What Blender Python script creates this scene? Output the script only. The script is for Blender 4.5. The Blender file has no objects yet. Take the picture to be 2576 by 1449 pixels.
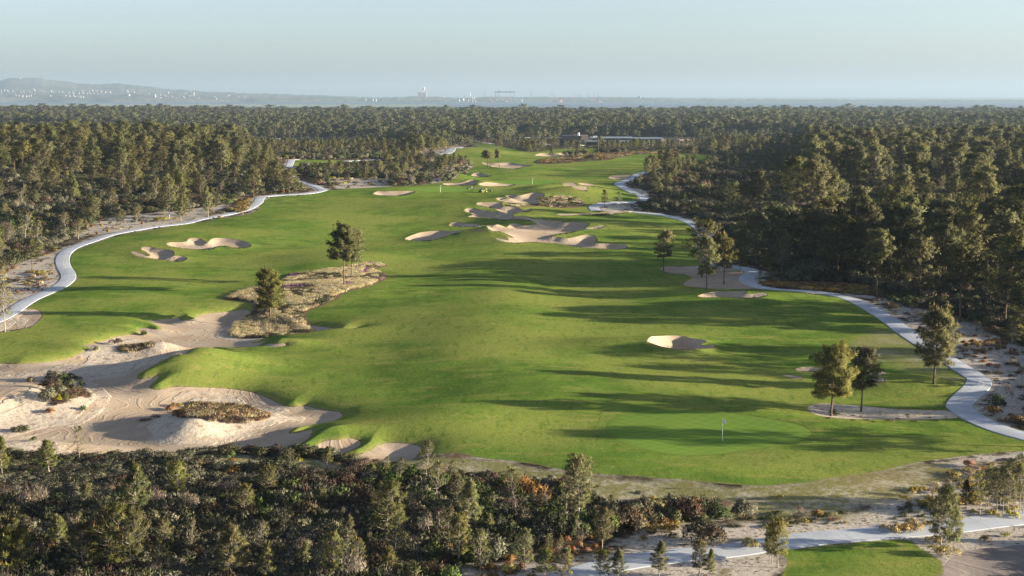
import bpy, math, random
import numpy as np
from mathutils import Vector
from mathutils.geometry import delaunay_2d_cdt
sc = bpy.context.scene
C = sc.collection
R = math.radians

# ------------------------------------------------------------------ camera
F_PX, CX, CY, HOR = 3400.0, 1288.0, 724.5, 238.0
CAMZ = 35.0
PITCH = math.atan((CY - HOR) / F_PX)
cam_d = bpy.data.cameras.new('camera')
cam = bpy.data.objects.new('camera', cam_d)
C.objects.link(cam)
cam.location = (0, 0, CAMZ)
cam.rotation_euler = (math.pi / 2 - PITCH, 0, 0)
cam_d.sensor_width = 36
cam_d.lens = F_PX / 2576 * 36
cam_d.clip_start = 1
cam_d.clip_end = 90000
sc.camera = cam
# ------------------------------------------------------------------ sky and sun
SUN_EL, SUN_AZ = 10.5, 95.0          # azimuth clockwise from +y
world = bpy.data.worlds.new('World')
sc.world = world
world.use_nodes = True
wn = world.node_tree
bg = wn.nodes['Background']
sky = wn.nodes.new('ShaderNodeTexSky')
sky.sky_type = 'NISHITA'
sky.sun_disc = False
sky.sun_elevation = R(SUN_EL)
sky.sun_rotation = R(SUN_AZ)
sky.altitude = 0
sky.air_density = 0.85
sky.dust_density = 1.2
sky.ozone_density = 3.0
hs_ = wn.nodes.new('ShaderNodeHueSaturation')
hs_.inputs['Saturation'].default_value = 0.72
hs_.inputs['Hue'].default_value = 0.51
wn.links.new(sky.outputs[0], hs_.inputs['Color'])
wn.links.new(hs_.outputs[0], bg.inputs[0])
bg.inputs[1].default_value = 0.062
sl = bpy.data.lights.new('sun', 'SUN')
sun = bpy.data.objects.new('sun', sl)
C.objects.link(sun)
sl.energy = 5.0
sl.angle = R(0.5)
sl.color = (1.0, 0.87, 0.68)
sd = Vector((math.sin(R(SUN_AZ)) * math.cos(R(SUN_EL)), math.cos(R(SUN_AZ)) * math.cos(R(SUN_EL)), math.sin(R(SUN_EL))))
sun.rotation_euler = sd.to_track_quat('Z', 'Y').to_euler()
sc.view_settings.view_transform = 'Standard'
sc.view_settings.look = 'None'
sc.view_settings.exposure = 2.28
sc.view_settings.gamma = 1
sc.cycles.max_bounces = 6
sc.cycles.diffuse_bounces = 2
sc.cycles.glossy_bounces = 1
sc.cycles.transmission_bounces = 2
sc.cycles.transparent_max_bounces = 4
sc.cycles.volume_bounces = 0
sc.cycles.use_denoising = True
sc.cycles.denoising_input_passes = 'RGB_ALBEDO_NORMAL'
sc.cycles.denoising_prefilter = 'NONE'
sc.cycles.use_adaptive_sampling = True
sc.cycles.adaptive_threshold = 0.01

# ------------------------------------------------------------------ numeric helpers
rng = np.random.default_rng(11)
def _h(ix, iy, seed):
    v = (ix * 374761393 + iy * 668265263 + seed * 974634777) & 0x7fffffff
    v = ((v ^ (v >> 13)) * 1274126177) & 0x7fffffff
    return ((v ^ (v >> 16)) & 0xffff) / 65535.0
def vnoise(x, y, s, seed=0):
    x = np.asarray(x, float) / s; y = np.asarray(y, float) / s
    ix = np.floor(x).astype(np.int64); iy = np.floor(y).astype(np.int64)
    fx = x - ix; fy = y - iy
    fx = fx * fx * (3 - 2 * fx); fy = fy * fy * (3 - 2 * fy)
    a = _h(ix, iy, seed); b = _h(ix + 1, iy, seed); c = _h(ix, iy + 1, seed); d = _h(ix + 1, iy + 1, seed)
    return (a * (1 - fx) + b * fx) * (1 - fy) + (c * (1 - fx) + d * fx) * fy
def smooth(a, b, v):
    t = np.clip((v - a) / (b - a), 0, 1)
    return t * t * (3 - 2 * t)
# crops of the photograph used while tracing: origin and scale
CR = {'A': (0, 250, 1.882), 'B': (1366, 250, 1.882), 'C': (2730, 250, 1.882), 'D': (0, 900, 1.882), 'E': (1366, 900, 1.882),
      'F': (2730, 900, 1.882), 'G': (0, 1534, 1.882), 'H': (1366, 1534, 1.882), 'I': (2730, 1534, 1.882),
      'K': (1700, 650, 3.22), 'L': (2200, 500, 3.22), 'V': (0, 0, 1 / 1.59006)}
def V(c, pts):
    ox, oy, s = CR[c]
    return [((ox + x / s) / 1.59006, (oy + y / s) / 1.59006) for x, y in pts]
def VV(*a):
    out = []
    for i in range(0, len(a), 2):
        out += V(a[i], a[i + 1])
    return out
def rays(p):
    p = np.asarray(p, float)
    u = (p[:, 0] - CX) / F_PX; v = (CY - p[:, 1]) / F_PX
    c, s = math.cos(PITCH), math.sin(PITCH)
    return np.stack([u, c + v * s, -s + v * c], 1)
def project(p, hf, off=0.0):
    """where the ray of a photo point meets the land"""
    d = rays(p)
    t0 = np.full(len(d), 40.0); t = t0.copy(); done = np.zeros(len(d), bool)
    lo = t0.copy(); hi = np.full(len(d), 6000.0)
    for k in range(520):
        tn = t * 1.0098
        x, y, z = d[:, 0] * tn, d[:, 1] * tn, CAMZ + d[:, 2] * tn
        hit = (z < hf(x, y) + off) & ~done
        lo[hit] = t[hit]; hi[hit] = tn[hit]; done |= hit
        t = tn
        if done.all() or t[0] > 6000: break
    lo[~done] = 5990
    for k in range(18):
        m = (lo + hi) / 2
        b = CAMZ + d[:, 2] * m < hf(d[:, 0] * m, d[:, 1] * m) + off
        hi = np.where(b, m, hi); lo = np.where(b, lo, m)
    return d[:, 0] * hi, d[:, 1] * hi
def top_height(x, y, vy):
    """height above datum of the photo row vy at plan distance y"""
    v = (CY - vy) / F_PX
    c, s = math.cos(PITCH), math.sin(PITCH)
    return CAMZ + y * (-s + v * c) / (c + v * s)

# ------------------------------------------------------------------ the land
PY = [0, 98, 140, 200, 260, 320, 370, 400, 430, 480, 560, 700, 790, 860, 980, 1100, 1500, 2400, 3200, 3700, 4300, 6000]
PZ = [-.5, -.5, 0, 0.1, 0.4, 1.3, 2.4, 3.5, 4.2, 4.2, 3.2, 2.9, 3.0, .6, -4, -5.2, -6.5, -9.5, -14, -18, -28, -34]
_py = np.arange(0, 6001, 5.0)
_pz = np.interp(_py, PY, PZ)
_k = np.ones(9) / 9
_pz = np.convolve(np.pad(_pz, 4, 'edge'), _k, 'valid')
BIG = [(-235, 640, 130, 150, 0, 7.5), (200, 560, 90, 160, 0, .2), (90, 330, 50, 90, 0, .5), (-820, 2500, 330, 400, 0, 8), (640, 2700, 200, 200, 0, 3)]
def gauss(x, y, L):
    z = np.zeros(np.broadcast(x, y).shape)
    for (cx, cy, rx, ry, rot, H) in L:
        dx = x - cx; dy = y - cy
        if rot:
            c, s = math.cos(R(rot)), math.sin(R(rot))
            dx, dy = dx * c + dy * s, -dx * s + dy * c
        q = (dx / rx) ** 2 + (dy / ry) ** 2
        z += H * np.exp(-q)
    return z
def h0(x, y):
    x = np.asarray(x, float); y = np.asarray(y, float)
    z = np.interp(y, _py, _pz) + gauss(x, y, BIG)
    z = z + 4 * (vnoise(x, y, 420, 3) - .5) * smooth(950, 1400, y) * (1 - smooth(3300, 3700, y))
    return z
MO = [  # photo point of the crest, radii in metres, turn, height
    ('V', 458, 925, 7.5, 7.5, 0, 2.5), ('V', 560, 915, 14, 8, 0, .5), ('V', 534, 1030, 9, 4.5, 0, 1.9), ('V', 478, 1060, 3.4, 3, 0, 1.3), ('V', 83, 1108, 9, 3.6, 0, 1.5),
    ('V', 150, 983, 7, 5, 0, 1.2), ('V', 317, 862, 9, 4, 0, 1.1), ('V', 407, 862, 2.8, 3, 0, 1.0), ('V', 280, 908, 13, 4, 0, 1.1), ('V', 711, 866, 4, 3, 0, 1.3),
    ('V', 800, 730, 17, 13, 20, 1.3), ('V', 460, 596, 22, 12, 0, 1.0), ('V', 350, 622, 9, 7, 0, .6), ('V', 850, 655, 14, 18, 0, 1.3),
    ('V', 1240, 760, 12, 70, 0, 1.3), ('V', 1900, 700, 20, 30, 0, 1.0), ('V', 1560, 880, 8, 5, 0, 1.3), ('V', 2290, 960, 7, 3.4, 0, 1.3), ('V', 1960, 756, 12, 7, 0, 1.0),
    ('V', 1313, 563, 12, 6, 0, 1.7), ('V', 1362, 549, 14, 8, 0, 2.1), ('V', 1264, 596, 11, 9, 0, 1.8), ('V', 1206, 603, 12, 8, 0, 1.1), ('V', 1479, 598, 16, 9, 0, 1.6),
    ('V', 1518, 569, 12, 9, 0, 1.2), ('V', 1245, 628, 18, 9, 0, .9), ('V', 1401, 500, 17, 12, 0, 2.3), ('V', 1479, 493, 15, 11, 0, 2.2), ('V', 1362, 477, 7, 9, 0, 1.3),
    ('V', 1440, 471, 10, 9, 0, 1.8), ('V', 1143, 452, 7, 7, 0, 2.2), ('V', 1215, 462, 5, 10, 0, 1.2), ('V', 1290, 432, 26, 26, 0, 1.2), ('V', 1180, 388, 26, 40, 0, 3.0),
    ('V', 1560, 430, 50, 40, 0, 1.0), ('V', 1250, 522, 16, 12, 0, 1.3), ('V', 1120, 520, 22, 16, 0, 1.1), ('V', 1900, 1042, 10, 3.5, 0, .7), ('V', 2090, 1066, 7, 3, 0, .5),
    ('V', 1600, 980, 18, 10, 0, .6), ('V', 1000, 985, 14, 9, 0, -.7), ('V', 1330, 1080, 10, 6, 0, -.6), ('V', 1150, 1060, 9, 5, 0, .6), ('V', 1700, 1190, 12, 4, 0, .5),
    ('V', 2050, 1240, 10, 5, 0, .5), ('V', 1550, 640, 20, 14, 0, .9), ('V', 1650, 800, 20, 20, 0, .8), ('V', 620, 700, 16, 20, 0, -.5), ('V', 980, 760, 14, 25, 0, .6),
    ('V', 300, 740, 14, 14, 0, .7), ('V', 700, 560, 20, 24, 0, .8), ('V', 1000, 480, 16, 14, 0, .6), ('V', 840, 835, 9, 7, 0, .5), ('V', 825, 1090, 4, 3, 0, .8)]
_mp = project(np.array([(m[1], m[2]) for m in MO]), h0, 0.7)
MOUNDS = [(_mp[0][i], _mp[1][i]) + tuple(m[3:]) for i, m in enumerate(MO)]
def hm(x, y):
    x = np.asarray(x, float); y = np.asarray(y, float)
    z = h0(x, y) + gauss(x, y, MOUNDS)
    near = 1 - smooth(700, 900, y)
    z = z + near * (.9 * (vnoise(x, y, 38, 5) - .5) + .22 * (vnoise(x, y, 9, 6) - .5))
    return z
def ground_pt(c, x, y):
    p = V(c, [(x, y)])
    a, b = project(np.array(p), hfull)
    return float(a[0]), float(b[0])

def catmull(P, closed, step):
    P = np.asarray(P, float); n = len(P); out = []
    rngk = range(n) if closed else range(n - 1)
    for i in rngk:
        p0 = P[(i - 1) % n] if closed or i > 0 else P[0]
        p1 = P[i]; p2 = P[(i + 1) % n]
        p3 = P[(i + 2) % n] if closed or i + 2 < n else P[-1]
        m = max(1, int(np.linalg.norm(p2 - p1) / step))
        for k in range(m):
            t = k / m
            # centripetal-like softening keeps long spans from overshooting
            a = .5 * ((2 * p1) + (-p0 + p2) * t + (2 * p0 - 5 * p1 + 4 * p2 - p3) * t * t + (-p0 + 3 * p1 - 3 * p2 + p3) * t ** 3)
            l = p1 + (p2 - p1) * t
            out.append(a * .75 + l * .25)
    if not closed: out.append(P[-1])
    return np.array(out)
def dedupe(P, tol):
    keep = [P[0]]
    for p in P[1:]:
        if np.linalg.norm(p - keep[-1]) > tol: keep.append(p)
    if np.linalg.norm(keep[0] - keep[-1]) < tol: keep.pop()
    return np.array(keep)
def world_poly(vpts, step=None, off=0.0):
    x, y = project(np.array(vpts), hm, off)
    P = np.stack([x, y], 1)
    d = np.median(y)
    return dedupe(catmull(P, True, step or max(.35, d * .0025)), .05)
def sdf(x, y, P, reach=25.0):
    """signed distance, positive inside; -reach far away"""
    if x is GRID.get('fx'): return grid_sdf(P, reach)
    x = np.asarray(x, float); y = np.asarray(y, float)
    out = np.full(x.shape, -reach)
    lo = P.min(0) - reach; hi = P.max(0) + reach
    m = (x > lo[0]) & (x < hi[0]) & (y > lo[1]) & (y < hi[1])
    if not m.any(): return out
    px, py = x[m], y[m]
    d2 = np.full(px.shape, 1e12); ins = np.zeros(px.shape, bool)
    Q = np.roll(P, -1, 0)
    for (ax, ay), (bx, by) in zip(P, Q):
        ex, ey = bx - ax, by - ay
        L = ex * ex + ey * ey + 1e-12
        t = np.clip(((px - ax) * ex + (py - ay) * ey) / L, 0, 1)
        dx = px - ax - t * ex; dy = py - ay - t * ey
        np.minimum(d2, dx * dx + dy * dy, out=d2)
        if ay != by:
            c = ((ay > py) != (by > py)) & (px < ex * (py - ay) / (by - ay) + ax)
            ins ^= c
    d = np.sqrt(d2)
    out[m] = np.maximum(np.where(ins, d, -d), -reach)
    return out
GRID = {}
def grid_sdf(P, reach, closed=True):
    """the same on the ground sheet's own rows and columns, edge by edge"""
    X, Y, rw, cl = GRID['X'], GRID['Y'], GRID['rows'], GRID['cols']
    reach = float(min(reach, 7.0))
    d2 = np.full(X.shape, reach * reach); ins = np.zeros(X.shape, bool)
    Q = np.roll(P, -1, 0) if closed else P[1:]
    for (ax, ay), (bx, by) in zip(P if closed else P[:-1], Q):
        y0, y1 = min(ay, by) - reach, max(ay, by) + reach
        r0, r1 = np.searchsorted(rw, [y0, y1])
        if r0 < r1:
            ya, yb = max(rw[r0], 1), rw[r1 - 1]
            xl, xh = min(ax, bx) - reach, max(ax, bx) + reach
            c0 = np.searchsorted(cl, min(xl / ya, xl / yb)); c1 = np.searchsorted(cl, max(xh / ya, xh / yb))
            if c0 < c1:
                px = X[r0:r1, c0:c1]; py = Y[r0:r1, c0:c1]
                ex, ey = bx - ax, by - ay
                t = np.clip(((px - ax) * ex + (py - ay) * ey) / (ex * ex + ey * ey + 1e-12), 0, 1)
                dx = px - ax - t * ex; dy = py - ay - t * ey
                v = d2[r0:r1, c0:c1]; np.minimum(v, dx * dx + dy * dy, out=v)
        if closed and ay != by:
            r0, r1 = np.searchsorted(rw, [min(ay, by), max(ay, by)])
            for r in range(r0, r1):
                yy = rw[r]
                c = np.searchsorted(cl, ((bx - ax) * (yy - ay) / (by - ay) + ax) / yy)
                ins[r, :c] ^= True
    d = np.sqrt(d2)
    return (np.where(ins, d, -d) if closed else d).ravel()
def line_dist(x, y, P, reach=15.0):
    if x is GRID.get('fx'): return grid_sdf(P, reach, False)
    x = np.asarray(x, float); y = np.asarray(y, float)
    out = np.full(x.shape, reach)
    lo = P.min(0) - reach; hi = P.max(0) + reach
    m = (x > lo[0]) & (x < hi[0]) & (y > lo[1]) & (y < hi[1])
    if not m.any(): return out
    px, py = x[m], y[m]
    d2 = np.full(px.shape, reach ** 2)
    for (ax, ay), (bx, by) in zip(P[:-1], P[1:]):
        ex, ey = bx - ax, by - ay
        t = np.clip(((px - ax) * ex + (py - ay) * ey) / (ex * ex + ey * ey + 1e-12), 0, 1)
        dx = px - ax - t * ex; dy = py - ay - t * ey
        np.minimum(d2, dx * dx + dy * dy, out=d2)
    out[m] = np.sqrt(d2)
    return out
# ------------------------------------------------------------------ outlines traced from the photograph
T_MAIN = VV('D', [(-900, 1100), (-700, 900), (-300, 850), (0, 832), (150, 812), (255, 782), (320, 708), (290, 662), (200, 652), (292, 590), (450, 500), (582, 430), (575, 395), (530, 330), (522, 275), (560, 222), (700, 158), (900, 96), (1150, 50), (1430, 4)],
            'A', [(1500, 1218), (1700, 1182), (1850, 1160), (1940, 1122), (1985, 1058), (2070, 1025), (2300, 1008), (2460, 978)],
            'B', [(0, 966), (300, 948), (620, 930), (720, 915), (880, 850), (980, 800), (985, 775), (880, 750), (780, 742), (640, 716), (720, 692), (840, 672), (940, 647), (1035, 636), (895, 602), (890, 575), (1060, 600), (1240, 645), (1330, 668), (1500, 675), (1900, 650), (1905, 692), (1740, 697), (1600, 730), (1480, 755), (1480, 772), (1700, 765), (1850, 748), (2000, 742), (2200, 700), (2571, 690)],
            'C', [(0, 690), (200, 700), (320, 722), (60, 770)],
            'B', [(2460, 795), (2350, 815), (2200, 845), (2180, 880), (2060, 915), (2130, 965), (2225, 1012), (2200, 1055), (1950, 1062), (1870, 1092), (1870, 1120), (1950, 1138), (2170, 1140), (2400, 1166), (2571, 1208)],
            'C', [(0, 1208), (60, 1235), (110, 1290)],
            'F', [(100, 60), (90, 150), (110, 260), (120, 325), (-60, 330)], 'E', [(2420, 340), (2400, 352), (2450, 382)],
            'F', [(0, 392), (75, 420), (0, 466), (200, 497), (560, 506), (900, 528), (1200, 572), (1350, 612), (1480, 700), (1600, 812), (1780, 932), (1990, 1052), (2120, 1152), (2150, 1220), (2090, 1280), (2000, 1340), (1995, 1420)],
            'I', [(2010, 215), (2080, 285), (2200, 342), (2350, 402), (2571, 457), (2900, 560), (3400, 640), (2700, 548), (2450, 550), (2200, 572), (1950, 602), (1700, 642), (1500, 692), (1200, 737), (950, 782), (650, 806), (400, 800), (0, 762)],
            'H', [(2571, 762), (2300, 742), (1950, 717), (1700, 692), (1500, 652), (1300, 620), (1050, 596), (900, 572), (800, 558), (620, 540), (300, 560), (0, 500)],
            'G', [(2300, 450), (1500, 300), (500, 200), (0, 100), (-900, 150)])
T_LEFT = V('D', [(-900, 1230), (0, 1200), (180, 1190), (330, 1196), (310, 1240), (250, 1282), (130, 1332), (0, 1390), (-300, 1480), (-900, 1560)])
T_NEAR = V('I', [(725, 1308), (900, 1285), (1300, 1242), (1680, 1218), (1800, 1290), (1900, 1352), (1955, 1402), (1940, 1520), (1700, 1640), (900, 1640), (740, 1520), (788, 1400), (765, 1345)])
T_FAR = VV('A', [(2210, 790), (2235, 742), (2400, 740), (2571, 748)], 'B', [(100, 752), (290, 740), (285, 770), (0, 786)])
T_FAR2 = V('C', [(620, 716), (720, 690), (900, 668), (905, 690), (760, 712)])
TURFS = [T_MAIN, T_LEFT, T_NEAR, T_FAR, T_FAR2]
WASTE = VV('D', [(-900, 1090), (-300, 1075), (0, 1070), (150, 1072), (330, 1060), (480, 1040), (580, 1005), (660, 962), (690, 950), (642, 936), (700, 916), (800, 890), (870, 865), (980, 850), (1060, 835), (1040, 806), (1100, 800), (1180, 810), (1222, 802), (1170, 770), (1130, 748), (1200, 738), (1290, 728), (1350, 722), (1362, 742), (1450, 732), (1500, 705), (1560, 690), (1640, 682), (1740, 672), (1850, 660), (1900, 690), (1950, 740), (2150, 770), (2350, 780), (2420, 790), (2470, 796), (2571, 808), (2700, 803), (2640, 814), (2571, 813), (2450, 822), (2330, 840), (2200, 856), (2080, 862), (1980, 882), (1895, 914), (1960, 908), (2010, 893), (1945, 938), (2060, 920), (2150, 918), (2155, 935), (2050, 945), (1900, 952), (1700, 955), (1560, 962), (1420, 980), (1340, 1002), (1250, 1035), (1150, 1090), (1045, 1150), (1035, 1182), (1080, 1188), (1180, 1165), (1202, 1170), (1130, 1240), (1140, 1262), (1200, 1270), (1300, 1247), (1400, 1248)],
           'G', [(1480, 57), (1600, 61), (1760, 72), (1900, 95), (2000, 130), (2080, 170), (2150, 202), (2230, 207), (2300, 197), (2400, 222), (2571, 250)], 'H', [(0, 258), (8, 266)],
           'G', [(2571, 284), (2500, 320), (2350, 347), (2230, 366), (2180, 393), (2182, 410), (2250, 403), (2340, 380), (2352, 395), (2330, 440), (2212, 510), (2217, 526), (2320, 531), (2380, 500), (2440, 468), (2571, 455)],
           'H', [(60, 447), (130, 462), (150, 490), (90, 530), (20, 558), (12, 571), (130, 571), (200, 546), (260, 510), (320, 486), (400, 482), (560, 497), (602, 522), (560, 590), (480, 622), (300, 632), (150, 634), (0, 602)],
           'G', [(2571, 588), (2400, 577), (2270, 570), (2100, 580), (2020, 556), (1900, 562), (1700, 548), (1560, 540), (1450, 575), (1300, 592), (1100, 602), (900, 604), (600, 604), (300, 592), (100, 572), (20, 545), (-200, 520), (-900, 420)])
# name, outline, depth, edge width, lip
BUNK = [
    (V('D', [(988, 226), (1030, 256), (1090, 268), (1180, 280), (1290, 294), (1375, 294), (1405, 275), (1385, 262), (1340, 255), (1298, 262), (1310, 235), (1290, 215), (1230, 205), (1180, 200), (1110, 186), (1072, 190), (1065, 206), (1100, 225), (1135, 252), (1110, 260), (1075, 242), (1015, 224)]), 1.1, 1.0, .3, 'heart shaped pale sand bunker with a grass tongue beside the left cart path'),
    (V('D', [(1257, 162), (1300, 152), (1400, 150), (1425, 125), (1480, 118), (1530, 138), (1560, 160), (1590, 130), (1630, 120), (1700, 122), (1790, 135), (1840, 146), (1870, 160), (1890, 178), (1850, 190), (1770, 193), (1700, 178), (1640, 182), (1600, 200), (1500, 206), (1380, 198), (1280, 182)]), 1.1, 1.0, .3, 'double lobed pale sand bunker, rear one of the left pair'),
    (V('F', [(115, 565), (180, 540), (260, 530), (400, 528), (490, 530), (455, 550), (520, 550), (600, 540), (640, 556), (560, 575), (430, 578), (300, 572), (180, 575)]), .9, 1.0, .3, 'long shallow bunker below the sandy clearing at right'),
    (VV('E', [(2300, 935), (2350, 890), (2450, 885), (2571, 888)], 'F', [(60, 903), (130, 912), (180, 925), (130, 950), (180, 962), (232, 958), (230, 976), (100, 988), (0, 990)], 'E', [(2500, 985), (2410, 970), (2345, 948)]), 2.2, 1.3, .8, 'grey shaded bunker alone in the right half of the fairway'),
    (V('F', [(848, 1125), (900, 1108), (990, 1105), (1050, 1120), (985, 1140), (900, 1140)]), .7, .8, .25, 'small bunker behind the two candle pines'),
    (V('F', [(755, 1168), (830, 1172), (915, 1190), (900, 1198), (830, 1191)]), .6, .6, .25, 'thin sliver of bunker in front of the small one'),
    (V('F', [(1440, 1200), (1480, 1190), (1520, 1195), (1515, 1215), (1460, 1216)]), .5, .6, .2, 'little patch of shaded sand beside a grass mound'),
    (V('F', [(1400, 1160), (1460, 1140), (1530, 1150), (1500, 1166), (1430, 1170)]), .5, .6, .2, 'shaded sand hollow behind the slim candle pine'),
    (VV('E', [(2400, 350), (2450, 332)], 'F', [(0, 334), (150, 330), (330, 342), (480, 352), (490, 372), (425, 420), (470, 465), (560, 498), (400, 506), (100, 492), (0, 467), (72, 422), (30, 398), (0, 388)], 'E', [(2500, 388), (2430, 372)]), .4, 1.2, .1, 'wide raked sand clearing with pines beside the right cart path'),
    (V('I', [(942, 215), (970, 195), (1050, 183), (1200, 190), (1400, 207), (1600, 226), (1800, 233), (1990, 240), (2075, 283), (2000, 298), (1800, 304), (1500, 303), (1250, 300), (1050, 280), (970, 252)]), .25, .8, .05, 'pale sandy strip under the two candle pines'),
    (V('K', [(920, 495), (960, 480), (1050, 497), (1110, 500), (1030, 455), (1130, 450), (1200, 460), (1300, 440), (1390, 422), (1480, 425), (1540, 450), (1520, 465), (1440, 480), (1430, 510), (1470, 545), (1400, 565), (1200, 560), (1050, 550), (960, 525)]), 1.4, 1.5, .4, 'rearmost bunker of the long sand chain, below the mowing crew'),
    (V('K', [(655, 560), (700, 548), (840, 545), (980, 555), (1000, 600), (1200, 620), (1380, 640), (1250, 665), (1150, 690), (1125, 720), (1130, 735), (1170, 728), (1250, 730), (1340, 745), (1385, 768), (1480, 765), (1560, 785), (1640, 772), (1590, 795), (1700, 785), (1760, 795), (1770, 815), (1900, 800), (2050, 812), (2120, 830), (2050, 870), (2060, 880), (2150, 875), (2250, 850), (2330, 845), (2280, 870), (2100, 895), (1900, 930), (1700, 960), (1600, 992), (1650, 1000), (1700, 1000), (1790, 1020), (1900, 1010), (2000, 985), (2100, 970), (2190, 985), (2190, 1005), (2220, 1040), (2180, 1082), (2350, 1085), (2480, 1095), (2580, 1105), (2600, 1130), (2560, 1150), (2450, 1158), (2200, 1148), (2000, 1135), (1850, 1112), (1700, 1085), (1400, 1065), (1200, 1075), (1050, 1065), (940, 1042), (920, 1020), (1000, 1022), (1090, 1045), (1060, 1000), (1150, 1012), (1120, 992), (1040, 955), (950, 925), (820, 895), (700, 866), (600, 868), (450, 862), (330, 850), (310, 840), (350, 810), (400, 803), (520, 825), (700, 841), (900, 845), (1100, 830), (1180, 825), (1250, 845), (1340, 842), (1450, 832), (1400, 800), (1350, 778), (1250, 766), (1100, 770), (950, 768), (800, 745), (650, 738), (555, 732), (620, 712), (590, 685), (520, 660), (510, 645), (545, 622), (620, 625), (730, 650), (820, 655), (900, 672), (960, 675), (965, 660), (900, 625), (820, 610), (740, 590), (670, 575)]), 1.5, 1.6, .4, 'sprawling raked bunker chain with grass fingers in mid fairway'),
    (V('E', [(480, 130), (515, 106), (600, 78), (740, 65), (880, 65), (905, 71), (820, 92), (740, 120), (660, 138), (560, 142)]), 1.1, 1.2, .4, 'tongue shaped bunker left of the sprawling bunker chain'),
    (V('K', [(1700, 695), (1760, 683), (2000, 680), (2300, 668), (2576, 655), (2620, 660), (2500, 676), (2300, 690), (2000, 697), (1750, 709)]), .2, .8, .05, 'narrow sandy strip dotted with small dark clumps'),
    (V('B', [(240, 1005), (280, 986), (330, 988), (400, 985), (480, 985), (560, 985), (490, 1010), (420, 1020), (300, 1018)]), 1.3, 1.6, .4, 'bunker cut into the front of the left green'),
    (V('K', [(595, 190), (640, 155), (700, 150), (760, 175), (870, 190), (800, 200), (680, 203)]), 1.0, 1.6, .3, 'small orange lit bunker behind the mowing crew'),
    (V('K', [(220, 300), (330, 290), (480, 284), (540, 262), (620, 243), (690, 255), (640, 285), (660, 305), (640, 316), (420, 318), (300, 318)]), 1.2, 1.6, .3, 'sand hollow below the eroded dune by the left green'),
    (V('K', [(690, 312), (740, 292), (800, 283), (900, 290), (960, 297), (1160, 308), (1080, 328), (900, 335), (760, 330)]), 1.3, 1.6, .4, 'dark shaded bunker behind the utility vehicle'),
    (V('K', [(730, 20), (900, 28), (1000, 24), (1080, 20), (1200, 38), (1380, 55), (1240, 90), (1100, 100), (950, 85), (860, 75), (850, 60)]), 1.3, 2.5, .4, 'bunker below the umbrella pine and the leaning pine'),
    (V('K', [(1780, 300), (1830, 284), (1950, 312), (2095, 380), (2040, 382), (1900, 335)]), .1, 1.5, .1, 'bare lit sand streak on the slope right of the far flag'),
    (V('K', [(1980, 300), (2010, 288), (2150, 305), (2200, 326), (2050, 320)]), .6, 1.5, .2, 'thin bunker right of the bare sand streak'),
    (V('K', [(1730, 545), (1800, 510), (1890, 520), (1860, 556), (1760, 582)]), .2, 1.0, .1, 'eroded white sand face on the heath dune'),
    (V('B', [(2010, 880), (2040, 862), (2190, 860), (2175, 885), (2060, 890)]), .5, 1.5, .1, 'pale raked sand pad beside the far right cart path'),
    (V('B', [(1460, 705), (1520, 692), (1600, 698), (1660, 690), (1730, 700), (1650, 715), (1480, 714)]), 1.4, 3, .5, 'farthest bunker beside the third green'),
    (V('I', [(1965, 1447), (2000, 1382), (2100, 1322), (2250, 1290), (2440, 1275), (2571, 1265), (3000, 1330), (3000, 1620), (2000, 1620)]), .5, 1.5, .1, 'grey brown raked sand at the lower right corner'),
    (V('D', [(-260, 880), (-60, 850), (0, 828), (60, 818), (140, 808), (245, 780), (315, 710), (288, 664), (205, 656), (120, 700), (0, 770), (-200, 850)]), .15, .6, .03, 'raked sand wedge between left path and fairway'),
]
GREENS = [
    (VV('H', [(1985, 380), (1985, 400), (2070, 470), (2200, 515), (2350, 550), (2571, 578)], 'I', [(100, 580), (250, 572), (400, 555), (700, 508), (900, 458), (975, 402), (900, 352), (800, 325), (600, 288), (400, 258), (250, 242), (100, 236)], 'H', [(2571, 233), (2350, 237), (2180, 255), (2060, 280), (2000, 320)]), 'closest putting green, striped and shadow crossed, at lower right'),
    (V('B', [(470, 960), (560, 946), (700, 942), (880, 946), (985, 956), (960, 976), (880, 985), (760, 990), (620, 985), (500, 976)]), 'left far green with a white flag, being mown'),
    (V('B', [(1170, 912), (1250, 896), (1380, 890), (1540, 892), (1640, 908), (1600, 924), (1450, 930), (1280, 928)]), 'right far green with a white flag'),
    (V('L', [(80, 372), (250, 362), (450, 372), (560, 380), (430, 395), (280, 390), (120, 385)]), 'farthest green beside the last bunker')]
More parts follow.
